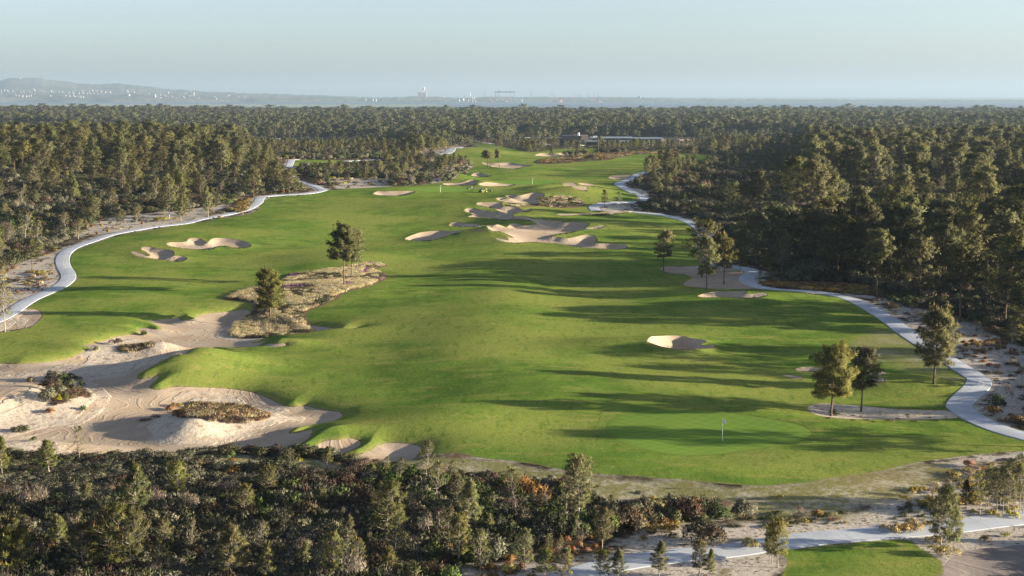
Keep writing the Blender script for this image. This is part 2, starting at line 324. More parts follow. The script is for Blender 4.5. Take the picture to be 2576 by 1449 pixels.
PATHS = [
    (VV('D', [(-1100, 1180), (-600, 930), (-300, 830), (-30, 745), (100, 670), (200, 600), (330, 540), (440, 490), (510, 435), (515, 390), (480, 330), (470, 280), (495, 225), (580, 175), (700, 135), (900, 75), (1150, 30), (1410, 0)],
        'A', [(1500, 1195), (1700, 1160), (1850, 1122), (1940, 1070), (1965, 1030), (2070, 1012), (2300, 1000), (2400, 985), (2435, 972), (2380, 945), (2300, 925), (2210, 890), (2170, 850), (2172, 810), (2190, 760), (2200, 740), (2240, 738)]), 2.8, 'pale concrete cart path winding along the left side of the fairway'),
    (VV('B', [(30, 752), (120, 745), (290, 738)]), 3.2, 'short far stretch of pale path by the left strip of turf'),
    (VV('B', [(645, 706), (740, 690), (820, 672), (880, 648), (940, 644)]), 5.0, 'pale path climbing the far fairway edge'),
    (VV('C', [(320, 730), (200, 742), (100, 762)], 'B', [(2571, 785), (2450, 798), (2350, 820), (2230, 850), (2195, 880), (2110, 910), (2085, 925), (2130, 958), (2190, 985), (2260, 1020), (2300, 1060), (2200, 1062), (2080, 1065), (1950, 1078), (1890, 1095), (1920, 1130)]), 3.0, 'pale cart path snaking past the far right of the fairway'),
    (VV('B', [(2200, 1140), (2400, 1160), (2571, 1195)], 'C', [(0, 1195), (70, 1225), (140, 1280), (200, 1400)], 'F', [(170, 130), (180, 220), (270, 320), (420, 340), (520, 362), (530, 380), (480, 420), (500, 455), (580, 485), (720, 508), (900, 518), (1100, 538), (1270, 580), (1400, 640), (1560, 740), (1720, 860), (1900, 980), (2060, 1080), (2190, 1160), (2240, 1215), (2200, 1270), (2120, 1330), (2070, 1400)], 'I', [(2090, 220), (2180, 285), (2350, 365), (2600, 440), (3300, 600)]), 2.9, 'pale concrete cart path curving round the right side of the fairway'),
    (VV('H', [(1500, 1600)], 'H', [(1900, 1445), (2200, 1385), (2571, 1335)], 'I', [(300, 1310), (700, 1250), (1100, 1200), (1600, 1160), (2000, 1125), (2300, 1085), (2571, 1055), (3200, 960)]), 2.9, 'straight pale cart path across the lower right corner'),
    (V('A', [(1960, 590), (2060, 578), (2200, 572), (2400, 568), (2571, 566)]), 9.0, 'distant pale track in the left forest'),
    (V('B', [(0, 566), (70, 566), (150, 570)]), 6.0, 'end of the distant track in the left forest'),
    (V('B', [(620, 520), (740, 545), (830, 560), (930, 580), (1060, 605), (1150, 620)]), 5.0, 'far sandy track running down to the far fairway'),
    (V('B', [(1320, 570), (1450, 568), (1640, 572)]), 10.0, 'pale sandy road beside the dark clubhouse'),
]
HEATHS = [  # outline, kind
    (VV('D', [(1670, 575), (1720, 550), (1850, 505), (1950, 490), (2120, 430), (2150, 395), (2300, 370), (2480, 345), (2571, 340)], 'E', [(60, 322), (130, 305), (240, 298), (330, 310), (362, 326), (290, 340), (255, 352), (330, 378), (352, 402), (320, 440), (230, 480), (100, 512), (0, 548)], 'D', [(2571, 562), (2500, 602), (2400, 642), (2330, 672), (2318, 712), (2360, 745), (2405, 778), (2250, 792), (2000, 822), (1860, 817), (1780, 812), (1700, 800), (1680, 762), (1740, 702), (1850, 672), (1892, 640), (1880, 602), (1780, 592), (1700, 592)]), 'grass'),
    (V('G', [(1250, 200), (1340, 120), (1400, 85), (1560, 75), (1750, 90), (1900, 110), (1990, 165), (2100, 190), (2080, 220), (1900, 262), (1750, 268), (1600, 250), (1500, 212), (1400, 205)]), 'brown'),
    (V('D', [(180, 1182), (350, 1150), (480, 1140), (600, 1165), (720, 1212), (752, 1262), (735, 1300), (680, 1262), (560, 1290), (430, 1342), (330, 1332), (250, 1335), (320, 1270), (330, 1210)]), 'shrub'),
    (V('D', [(820, 900), (870, 868), (1000, 850), (1100, 835), (1210, 840), (1290, 860), (1200, 862), (1130, 900), (1000, 930), (880, 935)]), 'brown'),
    (V('K', [(1440, 500), (1560, 470), (1750, 450), (1900, 470), (2000, 500), (2080, 560), (1990, 600), (1800, 610), (1600, 600), (1450, 590), (1200, 610), (1000, 590), (1020, 560), (1250, 575), (1500, 560)]), 'mix'),
    (V('B', [(1480, 768), (1500, 740), (1700, 718), (1900, 700), (2250, 682), (2571, 676), (2571, 690), (2200, 698), (2000, 738), (1850, 745), (1700, 763)]), 'rust'),
    (V('F', [(560, 480), (620, 440), (900, 455), (1200, 460), (1500, 500), (1600, 560), (1300, 545), (1000, 515), (750, 505)]), 'rust'),
    (V('K', [(490, 925), (620, 905), (800, 900), (960, 928), (840, 920), (640, 925)]), 'brown'),
    (V('H', [(740, 560), (830, 535), (920, 555), (1030, 590), (900, 600), (780, 600)]), 'brown'),
    (V('I', [(-20, 900), (200, 900), (400, 920), (390, 960), (200, 990), (0, 990), (-500, 980), (-450, 910)]), 'rust'),
    (V('A', [(1680, 1130), (1780, 1080), (1860, 1040), (1900, 1060), (1880, 1120), (1800, 1150)]), 'rust'),
]
BARE = [
    V('F', [(430, 330), (640, 380), (600, 430), (950, 470), (1400, 545), (1750, 640), (2050, 690), (2330, 830), (2700, 1000), (2800, 1449), (2200, 1449), (2330, 1240), (2150, 1100), (1800, 850), (1500, 620), (1000, 510), (540, 480)]),
    V('D', [(-700, 500), (0, 350), (200, 280), (430, 220), (460, 440), (200, 590), (0, 700), (-700, 900)]),
    VV('A', [(2380, 880), (2571, 878)], 'B', [(150, 880), (400, 885), (380, 945), (0, 962), (-60, 950)]),
    V('I', [(-400, 1100), (960, 1080), (1300, 990), (1600, 800), (1820, 660), (2100, 600), (2450, 560), (3200, 540), (3200, 1500), (1700, 1230), (700, 1280), (-400, 1340)]),
    V('I', [(-700, 1500), (0, 1350), (700, 1310), (780, 1380), (740, 1500), (1100, 1700), (-700, 1800)]),
    V('I', [(1690, 1210), (2571, 1080), (3200, 1000), (3200, 1500), (2571, 1350), (1900, 1500)]),
    V('H', [(500, 1500), (480, 1425), (900, 1400), (1500, 1400), (2100, 1310), (2571, 1170), (2571, 1447), (1800, 1560)]),
    V('A', [(800, 1180), (1400, 1120), (1780, 1070), (1830, 1100), (1500, 1185), (1100, 1260), (600, 1330), (560, 1300)]),
    V('B', [(2100, 950), (2240, 960), (2320, 1000), (2230, 1010)]), V('B', [(1960, 1068), (2230, 1066), (2260, 1130), (1990, 1140), (1900, 1100)]),
    V('B', [(530, 690), (640, 660), (780, 640), (920, 630), (840, 660), (700, 690)]),
    V('B', [(1320, 610), (1500, 600), (1650, 615), (1900, 625), (1500, 640)]), V('L', [(1620, 310), (1900, 330), (2100, 350), (2400, 360), (2400, 380), (1900, 350)]),
    V('B', [(640, 880), (900, 790), (1060, 790), (900, 830), (760, 900), (720, 940)])]
DRY = [VV('H', [(-600, 640), (0, 600), (600, 590), (900, 596), (1300, 640), (1950, 722), (2571, 766)], 'I', [(0, 766), (650, 810), (1200, 742), (1700, 652), (2000, 620), (2100, 720), (1600, 950), (1200, 1050), (600, 1060), (0, 1060)], 'H', [(2000, 1050), (1600, 850), (1100, 780), (700, 720), (0, 650)]),
       V('F', [(1250, 900), (1450, 810), (1700, 830), (1990, 1030), (2150, 1150), (2140, 1240), (1900, 1190), (1500, 1070), (1230, 1010)]),
       V('G', [(1250, 560), (1600, 545), (2000, 560), (2571, 590), (2760, 770), (2350, 720), (1900, 670), (1480, 650)])]
OUT = {}
TURF_P = [world_poly(p) for p in TURFS]
WASTE_P = world_poly(WASTE, .35, -.8)
BUNK_P = [world_poly(b[0]) for b in BUNK]
GREEN_P = [world_poly(g[0]) for g in GREENS]
HEATH_P = [world_poly(h[0], 1.5) for h in HEATHS]
BARE_P = [world_poly(b, 2.5) for b in BARE]
DRY_P = [world_poly(b, 2.5) for b in DRY]
def world_line(vpts):
    x, y = project(np.array(vpts), hm)
    P = np.stack([x, y], 1)
    L = catmull(P, False, max(.8, np.median(y) * .004))
    for _ in range(3):
        L[1:-1] = (L[:-2] + 2 * L[1:-1] + L[2:]) / 4
    return L
PATH_L = [world_line(p[0]) for p in PATHS]
def zones(x, y):
    """signed distances the land and the plants share"""
    z = {}
    t = np.full(np.shape(x), -25.0)
    for P in TURF_P[:1]: t = np.maximum(t, sdf(x, y, P))
    w = sdf(x, y, WASTE_P)
    tl = sdf(x, y, TURF_P[1])
    w = np.minimum(w, -tl)
    t = np.minimum(t, -w)
    for P in TURF_P[1:]: t = np.maximum(t, sdf(x, y, P))
    hs = np.full(np.shape(x), -25.0)
    z['heath_k'] = np.zeros(np.shape(x), int) - 1
    for i, P in enumerate(HEATH_P):
        s = sdf(x, y, P, 8.0); z['heath_k'][s > 0] = i
        hs = np.maximum(hs, s)
    pd = np.full(np.shape(x), 15.0)
    for L, p in zip(PATH_L, PATHS): pd = np.minimum(pd, line_dist(x, y, L) - p[1] / 2)
    b = np.full(np.shape(x), -25.0)
    bs = []
    for P in BUNK_P:
        s = sdf(x, y, P, 6.0); bs.append(s); b = np.maximum(b, s)
    z.update(turf=t, waste=w, heath=hs, path=pd, bunk=b, bs=bs)
    return z
def relief(x, y, z):
    """cut of bunkers and waste sand, lips"""
    r = np.zeros(np.shape(x))
    w = z['waste']
    bank = np.where(w > 0, 1.0, np.exp(-np.maximum(-w, 0) / 1.9))
    r -= .8 * bank + .75 * (1 - np.exp(-np.maximum(w, 0) / 3.0)) * (w > 0)
    for s, b in zip(z['bs'], BUNK):
        D, wd, lip = b[1] * .48, b[2] * 1.1, b[3] * .7
        r -= D * (1 - np.exp(-np.maximum(s, 0) / wd)) * (s > 0)
        r += lip * np.where(s > 0, np.exp(-np.maximum(s, 0) / (wd * .4)), np.exp(-np.maximum(-s, 0) / (wd * 1.6)))
    return r
def hfull(x, y):
    x = np.asarray(x, float); y = np.asarray(y, float)
    sh = x.shape
    xf, yf = x.ravel(), y.ravel()
    return (hm(xf, yf) + relief(xf, yf, zones(xf, yf))).reshape(sh)
# ------------------------------------------------------------------ materials
class N:
    """tiny helper for node trees"""
    def __init__(s, name, rough=.9, spec=.2):
        s.m = bpy.data.materials.new(name); s.m.use_nodes = True
        s.t = s.m.node_tree; s.p = s.t.nodes['Principled BSDF']
        s.p.inputs['Roughness'].default_value = rough
        s.p.inputs['Specular IOR Level'].default_value = spec
    def n(s, k, **kw):
        nd = s.t.nodes.new(k)
        for a, b in kw.items():
            if hasattr(nd, a): setattr(nd, a, b)
        return nd
    def l(s, a, b): s.t.links.new(a, b)
    def put(s, sock, v):
        if hasattr(v, 'is_output') or isinstance(v, bpy.types.NodeSocket): s.l(v, sock)
        elif isinstance(v, (tuple, list)): sock.default_value = tuple(v) + ((1,) if len(v) == 3 and len(sock.default_value) == 4 else ())
        else: sock.default_value = v
    def attr(s, name):
        return s.n('ShaderNodeAttribute', attribute_name=name).outputs['Fac']
    def noise(s, scale, detail=3, rough=.55, vec=None, dist=0):
        nd = s.n('ShaderNodeTexNoise'); nd.inputs['Scale'].default_value = scale
        nd.inputs['Detail'].default_value = detail; nd.inputs['Roughness'].default_value = rough
        nd.inputs['Distortion'].default_value = dist
        if vec is None: vec = s.pos()
        s.l(vec, nd.inputs['Vector'])
        return nd.outputs[0]
    def pos(s):
        if not hasattr(s, '_p'): s._p = s.n('ShaderNodeNewGeometry').outputs['Position']
        return s._p
    def scaled(s, v, sc3):
        nd = s.n('ShaderNodeVectorMath', operation='MULTIPLY'); s.l(v, nd.inputs[0]); nd.inputs[1].default_value = sc3
        return nd.outputs[0]
    def math(s, op, a, b=0.0, c=None, clamp=False):
        nd = s.n('ShaderNodeMath', operation=op, use_clamp=clamp); s.put(nd.inputs[0], a); s.put(nd.inputs[1], b)
        if c is not None: s.put(nd.inputs[2], c)
        return nd.outputs[0]
    def step(s, v, a, b):
        nd = s.n('ShaderNodeMapRange', interpolation_type='SMOOTHSTEP'); s.put(nd.inputs[0], v)
        nd.inputs[1].default_value = a; nd.inputs[2].default_value = b
        return nd.outputs[0]
    def mix(s, f, a, b):
        nd = s.n('ShaderNodeMix', data_type='RGBA'); s.put(nd.inputs[0], f); s.put(nd.inputs[6], a); s.put(nd.inputs[7], b)
        return nd.outputs[2]
    def bump(s, h, strength, dist):
        nd = s.n('ShaderNodeBump'); nd.inputs['Strength'].default_value = strength; nd.inputs['Distance'].default_value = dist
        s.l(h, nd.inputs['Height']); s.l(nd.outputs[0], s.p.inputs['Normal'])
    def col(s, v): s.put(s.p.inputs['Base Color'], v)

def ground_material():
    m = N('ground', .95, .0)
    big = m.noise(.035, 3); mid = m.noise(.22, 4); fine = m.noise(1.6, 5, .7); tiny = m.noise(7, 3, .7)
    streak = m.noise(.5, 4, .6, m.scaled(m.pos(), (.35, 1.3, 1)))
    # mown turf
    huge = m.noise(.012, 2)
    g = m.mix(m.step(mid, .36, .66), (0.071, 0.118, 0.020), (0.120, 0.176, 0.028))
    g = m.mix(m.math('MULTIPLY', m.step(huge, .46, .6), .35), g, (0.085, 0.158, 0.020))
    g = m.mix(m.math('MULTIPLY', m.step(big, .42, .58), .85), g, (0.166, 0.190, 0.041))
    g = m.mix(m.math('MULTIPLY', m.step(streak, .50, .70), .7), g, (0.206, 0.195, 0.052))
    g = m.mix(m.math('MULTIPLY', m.step(m.noise(.55, 5, .7, m.scaled(m.pos(), (1.6, .5, 1))), .52, .68), .6), g, (0.052, 0.100, 0.015))
    g = m.mix(m.math('MULTIPLY', m.step(fine, .50, .75), .6), g, (0.032, 0.067, 0.013))
    g = m.mix(m.math('MULTIPLY', m.step(m.noise(.9, 5, .75), .58, .70), .6), g, (0.261, 0.205, 0.085))
    g = m.mix(m.math('MULTIPLY', m.step(tiny, .48, .72), .5), g, (0.033, 0.071, 0.013))
    g = m.mix(m.math('MULTIPLY', m.step(m.noise(3.2, 2, .6), .66, .72), .6), g, (0.220, 0.171, 0.076))
    # rims of straw coloured grass next to sand
    rim = m.math('MULTIPLY', m.step(m.math('ADD', m.attr('rim'), m.math('MULTIPLY', mid, 1.6)), 1.5, .5), .7)
    g = m.mix(rim, g, (.20, .17, .065))
    # thin dry grass on pale sand
    dn = m.math('ADD', m.math('MULTIPLY', fine, .6), m.math('MULTIPLY', mid, .5))
    dry = m.mix(m.step(dn, .43, .60), (.31, .275, .20), (.155, .145, .058))
    dry = m.mix(m.step(tiny, .45, .8), dry, (.10, .105, .04))
    dry = m.mix(m.math('MULTIPLY', m.step(big, .5, .62), .4), dry, (.15, .10, .055))
    # scrub soil and litter
    soil = m.mix(m.step(mid, .35, .65), (.035, .028, .018), (.075, .058, .038))
    soil = m.mix(m.math('MULTIPLY', m.step(fine, .5, .7), .6), soil, (.028, .034, .015))
    soil = m.mix(m.math('MULTIPLY', m.step(m.noise(.5, 4), .58, .66), .8), soil, (.30, .275, .23))
    # white sand with plants' litter
    ws = m.mix(m.step(fine, .45, .8), (.36, .32, .265), (.26, .225, .175))
    ws = m.mix(m.step(m.noise(2.6, 4, .65), .54, .64), ws, (.095, .085, .045))
    ws = m.mix(m.math('MULTIPLY', m.step(mid, .56, .68), .8), ws, (.13, .115, .055))
    bare = m.step(m.math('ADD', m.attr('bare'), m.math('MULTIPLY', m.math('SUBTRACT', mid, .5), 5.0)), -.6, .9)
    dr = m.step(m.math('ADD', m.attr('dry'), m.math('MULTIPLY', m.math('SUBTRACT', mid, .5), 6.0)), -1.0, 1.2)
    c = m.mix(bare, soil, ws)
    c = m.mix(dr, c, dry)
    te = m.math('ADD', m.attr('turf'), m.math('MULTIPLY', m.math('SUBTRACT', m.noise(1.4, 3), .5), .55))
    tf = m.step(te, -.12, .12)
    thin = m.math('MULTIPLY', dr, m.step(m.math('ADD', fine, m.math('MULTIPLY', m.attr('dry'), .02)), .42, .6))
    g2 = m.mix(m.math('MULTIPLY', thin, .8), g, dry)
    c = m.mix(tf, c, g2)
    # heath floors
    hf = m.step(m.math('ADD', m.attr('heath'), m.math('MULTIPLY', m.math('SUBTRACT', fine, .5), 1.6)), -.2, .5)
    hc = m.mix(m.step(fine, .4, .65), (.10, .065, .042), (.16, .125, .08))
    c = m.mix(hf, c, hc)
    m.col(c)
    h = m.math('ADD', m.math('MULTIPLY', tiny, .35), m.math('MULTIPLY', fine, .9))
    m.bump(h, .55, .12)
    return m.m
def sand_material(name, rake=1.0, a=(.295, .228, .158), b=(.345, .28, .205), rough_name=None):
    m = N(name, .95, .0)
    mid = m.noise(.22, 4); fine = m.noise(1.8, 4, .6); tiny = m.noise(9, 3)
    wild = m.step(m.math('ADD', m.attr('wild'), m.math('MULTIPLY', m.math('SUBTRACT', mid, .5), .8)), .35, .65)
    c = m.mix(m.step(mid, .35, .7), a, b)
    c = m.mix(m.math('MULTIPLY', m.step(tiny, .5, .8), .2), c, (.21, .155, .11))
    cw = m.mix(m.step(fine, .4, .7), (.40, .345, .27), (.33, .27, .20))
    cw = m.mix(m.math('MULTIPLY', m.step(m.noise(.8, 5, .65), .56, .66), .75), cw, (.17, .105, .07))
    c = m.mix(wild, c, cw)
    m.col(c)
    # rake rings round scattered centres
    vo = m.n('ShaderNodeTexVoronoi', feature='F1'); vo.inputs['Scale'].default_value = .085
    warp = m.n('ShaderNodeVectorMath', operation='ADD')
    nz = m.n('ShaderNodeTexNoise'); nz.inputs['Scale'].default_value = .12; m.l(m.pos(), nz.inputs['Vector'])
    sv = m.n('ShaderNodeVectorMath', operation='SCALE'); m.l(nz.outputs[1], sv.inputs[0]); sv.inputs['Scale'].default_value = 7.0
    m.l(m.scaled(m.pos(), (.75, 1.25, 0)), warp.inputs[0]); m.l(sv.outputs[0], warp.inputs[1])
    fl = m.scaled(warp.outputs[0], (1, 1, 0)); m.l(fl, vo.inputs['Vector'])
    ring = m.math('SINE', m.math('MULTIPLY', vo.outputs['Distance'], 75.0 * 1.25))
    ring2 = m.math('SINE', m.math('MULTIPLY', vo.outputs['Distance'], 330.0))
    rg = m.math('ADD', m.math('MULTIPLY', m.step(ring, .45, 1.0), 1.0), m.math('MULTIPLY', ring2, .12))
    rg = m.math('MULTIPLY', rg, m.math('SUBTRACT', 1.0, wild))
    h = m.math('ADD', m.math('MULTIPLY', rg, .024 * rake), m.math('MULTIPLY', fine, .05))
    h = m.math('ADD', h, m.math('MULTIPLY', m.math('MULTIPLY', m.noise(.7, 5, .6), wild), .22))
    m.bump(h, .8, 1.0)
    return m.m
def green_material():
    m = N('putting_green', .9, .0)
    x = m.n('ShaderNodeSeparateXYZ'); m.l(m.pos(), x.inputs[0])
    a = m.math('ADD', m.math('MULTIPLY', x.outputs[0], .62), m.math('MULTIPLY', x.outputs[1], .78))
    b = m.math('ADD', m.math('MULTIPLY', x.outputs[0], -.62), m.math('MULTIPLY', x.outputs[1], .78))
    s1 = m.step(m.math('SINE', m.math('MULTIPLY', a, 5.2)), -.4, .4); s2 = m.step(m.math('SINE', m.math('MULTIPLY', b, 5.2)), -.4, .4)
    st = m.math('MULTIPLY', m.math('ADD', s1, s2), .5)
    c = m.mix(st, (.098, .166, .028), (.118, .192, .034))
    c = m.mix(m.math('MULTIPLY', m.step(m.noise(.3, 3), .4, .7), .4), c, (.125, .175, .032))
    edge = m.step(m.math('ADD', m.attr('edge'), m.math('MULTIPLY', m.noise(1.2, 3), .8)), .5, 1.1)
    c = m.mix(edge, (.108, .158, .030), c)
    m.col(c)
    m.bump(m.noise(6, 3), .25, .05)
    return m.m
def path_material():
    m = N('path_concrete', .85, .25)
    c = m.mix(m.step(m.noise(.35, 4), .35, .7), (.29, .31, .33), (.35, .37, .385))
    c = m.mix(m.math('MULTIPLY', m.step(m.noise(3, 4), .55, .75), .3), c, (.24, .23, .21))
    j = m.math('FRACT', m.math('MULTIPLY', m.attr('along'), .25))
    jf = m.math('LESS_THAN', j, .02)
    c = m.mix(m.math('MULTIPLY', jf, .5), c, (.16, .16, .16))
    m.col(c)
    m.bump(m.noise(5, 3), .3, .02)
    return m.m
def leaf_material(name, a, b, trans=.3, vary=.35, tip=None):
    m = N(name, .75, .25)
    oi = m.n('ShaderNodeObjectInfo')
    at = m.attr('tone')
    c = m.mix(at, a, b)
    if tip: c = m.mix(m.attr('tip'), c, tip)
    hs = m.n('ShaderNodeHueSaturation'); m.l(c, hs.inputs['Color'])
    r = oi.outputs['Random']
    m.l(m.math('ADD', m.math('MULTIPLY', r, vary * 1.6), 1 - vary * .8), hs.inputs['Value'])
    r2 = m.math('FRACT', m.math('MULTIPLY', r, 17.3))
    m.l(m.math('ADD', m.math('MULTIPLY', r2, .05), .475), hs.inputs['Hue'])
    r3 = m.math('FRACT', m.math('MULTIPLY', r, 53.7))
    m.l(m.math('ADD', m.math('MULTIPLY', r3, .3), .85), hs.inputs['Saturation'])
    m.l(hs.outputs[0], m.p.inputs['Base Color'])
    if trans:
        tr = m.n('ShaderNodeBsdfTranslucent'); m.l(hs.outputs[0], tr.inputs['Color'])
        mx = m.n('ShaderNodeMixShader'); mx.inputs[0].default_value = trans
        out = m.t.nodes['Material Output']
        m.l(m.p.outputs[0], mx.inputs[1]); m.l(tr.outputs[0], mx.inputs[2]); m.l(mx.outputs[0], out.inputs[0])
    return m.m
def plain(name, c, rough=.7, spec=.3, nz=0.0, c2=None, scale=2.0, metal=0):
    m = N(name, rough, spec)
    if metal: m.p.inputs['Metallic'].default_value = metal
    c2 = c2 or tuple(v * .75 for v in c)
    co = m.n('ShaderNodeTexCoord').outputs['Object']
    m.col(m.mix(m.step(m.noise(scale, 3, .6, co), .35, .7), c, c2))
    return m.m
M = {}
M['ground'] = ground_material()
M['sand'] = sand_material('sand')
M['sand_dark'] = sand_material('dark_sand', 1.3, (.15, .13, .115), (.20, .17, .15))
M['green'] = green_material()
M['path'] = path_material()
M['bark'] = plain('bark', (.13, .095, .068), .9, .1, c2=(.07, .052, .04), scale=3)
M['bark_pale'] = plain('pale_bark', (.33, .285, .225), .9, .1, c2=(.2, .17, .13), scale=3)
M['needle_young'] = leaf_material('young_needles', (.044, .058, .016), (.18, .175, .046), .28, .45)
M['needle'] = leaf_material('pine_needles', (.034, .042, .014), (.140, .132, .042), .18, .5)
M['needle_far'] = leaf_material('far_foliage', (.026, .034, .013), (.105, .102, .038), .1, .6)
M['candle'] = leaf_material('pine_shoots', (.27, .18, .08), (.36, .27, .12), .1, .2)
BUSH = {'olive': ((0.061, 0.065, 0.028), (0.160, 0.158, 0.071)), 'grey': ((0.085, 0.086, 0.053), (0.236, 0.227, 0.143)), 'brown': ((0.057, 0.042, 0.026), (0.144, 0.103, 0.062)),
        'green': ((0.037, 0.059, 0.017), (0.119, 0.149, 0.040)), 'rust': ((0.151, 0.073, 0.031), (0.338, 0.186, 0.070)), 'yellow': ((0.169, 0.145, 0.031), (0.439, 0.341, 0.070)),
        'straw': ((0.321, 0.259, 0.132), (0.726, 0.616, 0.358)), 'dark': ((0.020, 0.026, 0.014), (0.057, 0.065, 0.028)), 'purple': ((0.186, 0.056, 0.171), (0.506, 0.130, 0.466)), 'twig': ((0.151, 0.114, 0.081), (0.338, 0.268, 0.194))}
for k, (a, b) in BUSH.items(): M['b_' + k] = leaf_material(k + '_leaves', tuple(v * .75 for v in a), b, .15, .35)

# ------------------------------------------------------------------ mesh helpers
def mesh_np(name, verts, faces, mats, fmat=None, attrs=None, smooth_=False, normals=None):
    me = bpy.data.meshes.new(name)
    verts = np.asarray(verts, np.float32)
    if isinstance(faces, np.ndarray):
        nf, k = faces.shape; loops = faces.ravel().astype(np.int32)
        starts = np.arange(nf, dtype=np.int32) * k
    else:
        nf = len(faces); starts = np.zeros(nf, np.int32); lens = np.array([len(f) for f in faces]); starts[1:] = np.cumsum(lens)[:-1]
        loops = np.fromiter((i for f in faces for i in f), np.int32)
    me.vertices.add(len(verts)); me.vertices.foreach_set('co', verts.ravel())
    me.loops.add(len(loops)); me.loops.foreach_set('vertex_index', loops)
    me.polygons.add(nf); me.polygons.foreach_set('loop_start', starts)
    for m in mats: me.materials.append(m)
    if fmat is not None: me.polygons.foreach_set('material_index', np.asarray(fmat, np.int32))
    me.update(calc_edges=True)
    me.polygons.foreach_set('use_smooth', np.full(nf, smooth_))
    for k, v in (attrs or {}).items():
        a = me.attributes.new(k, 'FLOAT', 'POINT'); a.data.foreach_set('value', np.asarray(v, np.float32).ravel())
    me.validate()
    if normals is not None:
        me.polygons.foreach_set('use_smooth', np.ones(len(me.polygons), bool))
        me.normals_split_custom_set_from_vertices(np.asarray(normals, np.float32))
    return me
def link(name, me, parent=None, loc=None, rotz=0, scale=None, **tags):
    o = bpy.data.objects.new(name, me); C.objects.link(o)
    if parent: o.parent = parent
    if loc is not None: o.location = loc
    if rotz: o.rotation_euler = (0, 0, rotz)
    if scale is not None: o.scale = (scale,) * 3 if not hasattr(scale, '__len__') else scale
    for k, v in tags.items(): o[k] = v
    return o
class MB:
    """collects boxes, tubes and loose faces for one mesh"""
    def __init__(s): s.v = []; s.f = []; s.m = []; s.nv = 0
    def add(s, v, f, mi=0):
        s.v.append(np.asarray(v, float)); s.f += [tuple(i + s.nv for i in q) for q in f]; s.m += [mi] * len(f); s.nv += len(v)
    def box(s, c, d, mi=0, rz=0, bev=0, taper=1.0, ry=0):
        x, y, z = d[0] / 2, d[1] / 2, d[2] / 2
        P = np.array([(sx * x * (taper if sz > 0 else 1), sy * y * (taper if sz > 0 else 1), sz * z) for sz in (-1, 1) for sy in (-1, 1) for sx in (-1, 1)])
        if ry:
            a, b = math.cos(ry), math.sin(ry); P = np.stack([P[:, 0] * a + P[:, 2] * b, P[:, 1], -P[:, 0] * b + P[:, 2] * a], 1)
        if rz:
            a, b = math.cos(rz), math.sin(rz); P = np.stack([P[:, 0] * a - P[:, 1] * b, P[:, 0] * b + P[:, 1] * a, P[:, 2]], 1)
        s.add(P + np.array(c), [(0, 2, 3, 1), (4, 5, 7, 6), (0, 1, 5, 4), (1, 3, 7, 5), (3, 2, 6, 7), (2, 0, 4, 6)], mi)
    def tube(s, pts, rad, n=6, mi=0, caps=True):
        P = np.asarray(pts, float); r = np.broadcast_to(np.asarray(rad, float), (len(P),))
        T = np.gradient(P, axis=0); T /= np.linalg.norm(T, axis=1)[:, None] + 1e-9
        ref = np.array([0, 0, 1.0]) if abs(T[0][2]) < .9 else np.array([1.0, 0, 0])
        A = np.cross(T, ref); A /= np.linalg.norm(A, axis=1)[:, None] + 1e-9
        B = np.cross(T, A)
        th = np.arange(n) * 2 * math.pi / n
        ring = P[:, None] + (A[:, None] * np.cos(th)[None, :, None] + B[:, None] * np.sin(th)[None, :, None]) * r[:, None, None]
        k = len(P)
        f = [(i * n + j, i * n + (j + 1) % n, (i + 1) * n + (j + 1) % n, (i + 1) * n + j) for i in range(k - 1) for j in range(n)]
        if caps: f += [tuple(range(n))[::-1], tuple((k - 1) * n + j for j in range(n))]
        s.add(ring.reshape(-1, 3), f, mi)
    def disc(s, c, axis, r, w, n=14, mi=0):
        c = np.array(c, float); a = np.array(axis, float); a /= np.linalg.norm(a)
        s.tube([c - a * w / 2, c + a * w / 2], r, n, mi)
    def mesh(s, name, mats, smooth_=False): return mesh_np(name, np.concatenate(s.v), s.f, mats, s.m, smooth_=smooth_)

# ------------------------------------------------------------------ ground sheet
vy_rows = np.concatenate([np.arange(1800, 1500, -8), np.arange(1500, 1040, -1.25), np.arange(1040, 520, -1.0), np.arange(520, 330, -.9), np.arange(330, 252, -1.2)])
a_rows = CAMZ * F_PX / (vy_rows - HOR)
rows = np.concatenate([[30, 45, 60], a_rows[a_rows > 60], [9000, 12000]])
rows = np.concatenate([rows[rows < 4300], np.linspace(4350, 6000, 6)])
cols = np.concatenate([np.linspace(-1.6, -.46, 40), np.arange(-.455, .455, .00085), np.linspace(.46, 1.6, 60)])
GX = cols[None, :] * rows[:, None]; GY = np.broadcast_to(rows[:, None], GX.shape).copy()
fx, fy = GX.ravel(), GY.ravel()
GRID.update(X=GX, Y=GY, rows=rows, cols=cols, fx=fx)
Z = zones(fx, fy)
GH = (hm(fx, fy) + relief(fx, fy, Z))
GHn = GH.reshape(GX.shape)
def hgrid(x, y):
    x = np.asarray(x, float); y = np.asarray(y, float)
    ri = np.interp(y, rows, np.arange(len(rows))); ci = np.interp(x / np.maximum(y, 1), cols, np.arange(len(cols)))
    r0 = np.clip(ri.astype(int), 0, len(rows) - 2); c0 = np.clip(ci.astype(int), 0, len(cols) - 2)
    a, b = ri - r0, ci - c0
    return (GHn[r0, c0] * (1 - a) + GHn[r0 + 1, c0] * a) * (1 - b) + (GHn[r0, c0 + 1] * (1 - a) + GHn[r0 + 1, c0 + 1] * a) * b
gs = np.full(fx.shape, -25.0)
for P in GREEN_P: gs = np.maximum(gs, sdf(fx, fy, P, 5))
stepd = fy ** 2 / (CAMZ * F_PX)
ins = np.maximum.reduce([Z['bunk'], Z['waste'], -Z['path'], gs])
sink = smooth(0.02, .25 + .9 * 1, ins / np.maximum(.35, stepd * .5)) * (.22 + .25 * stepd)
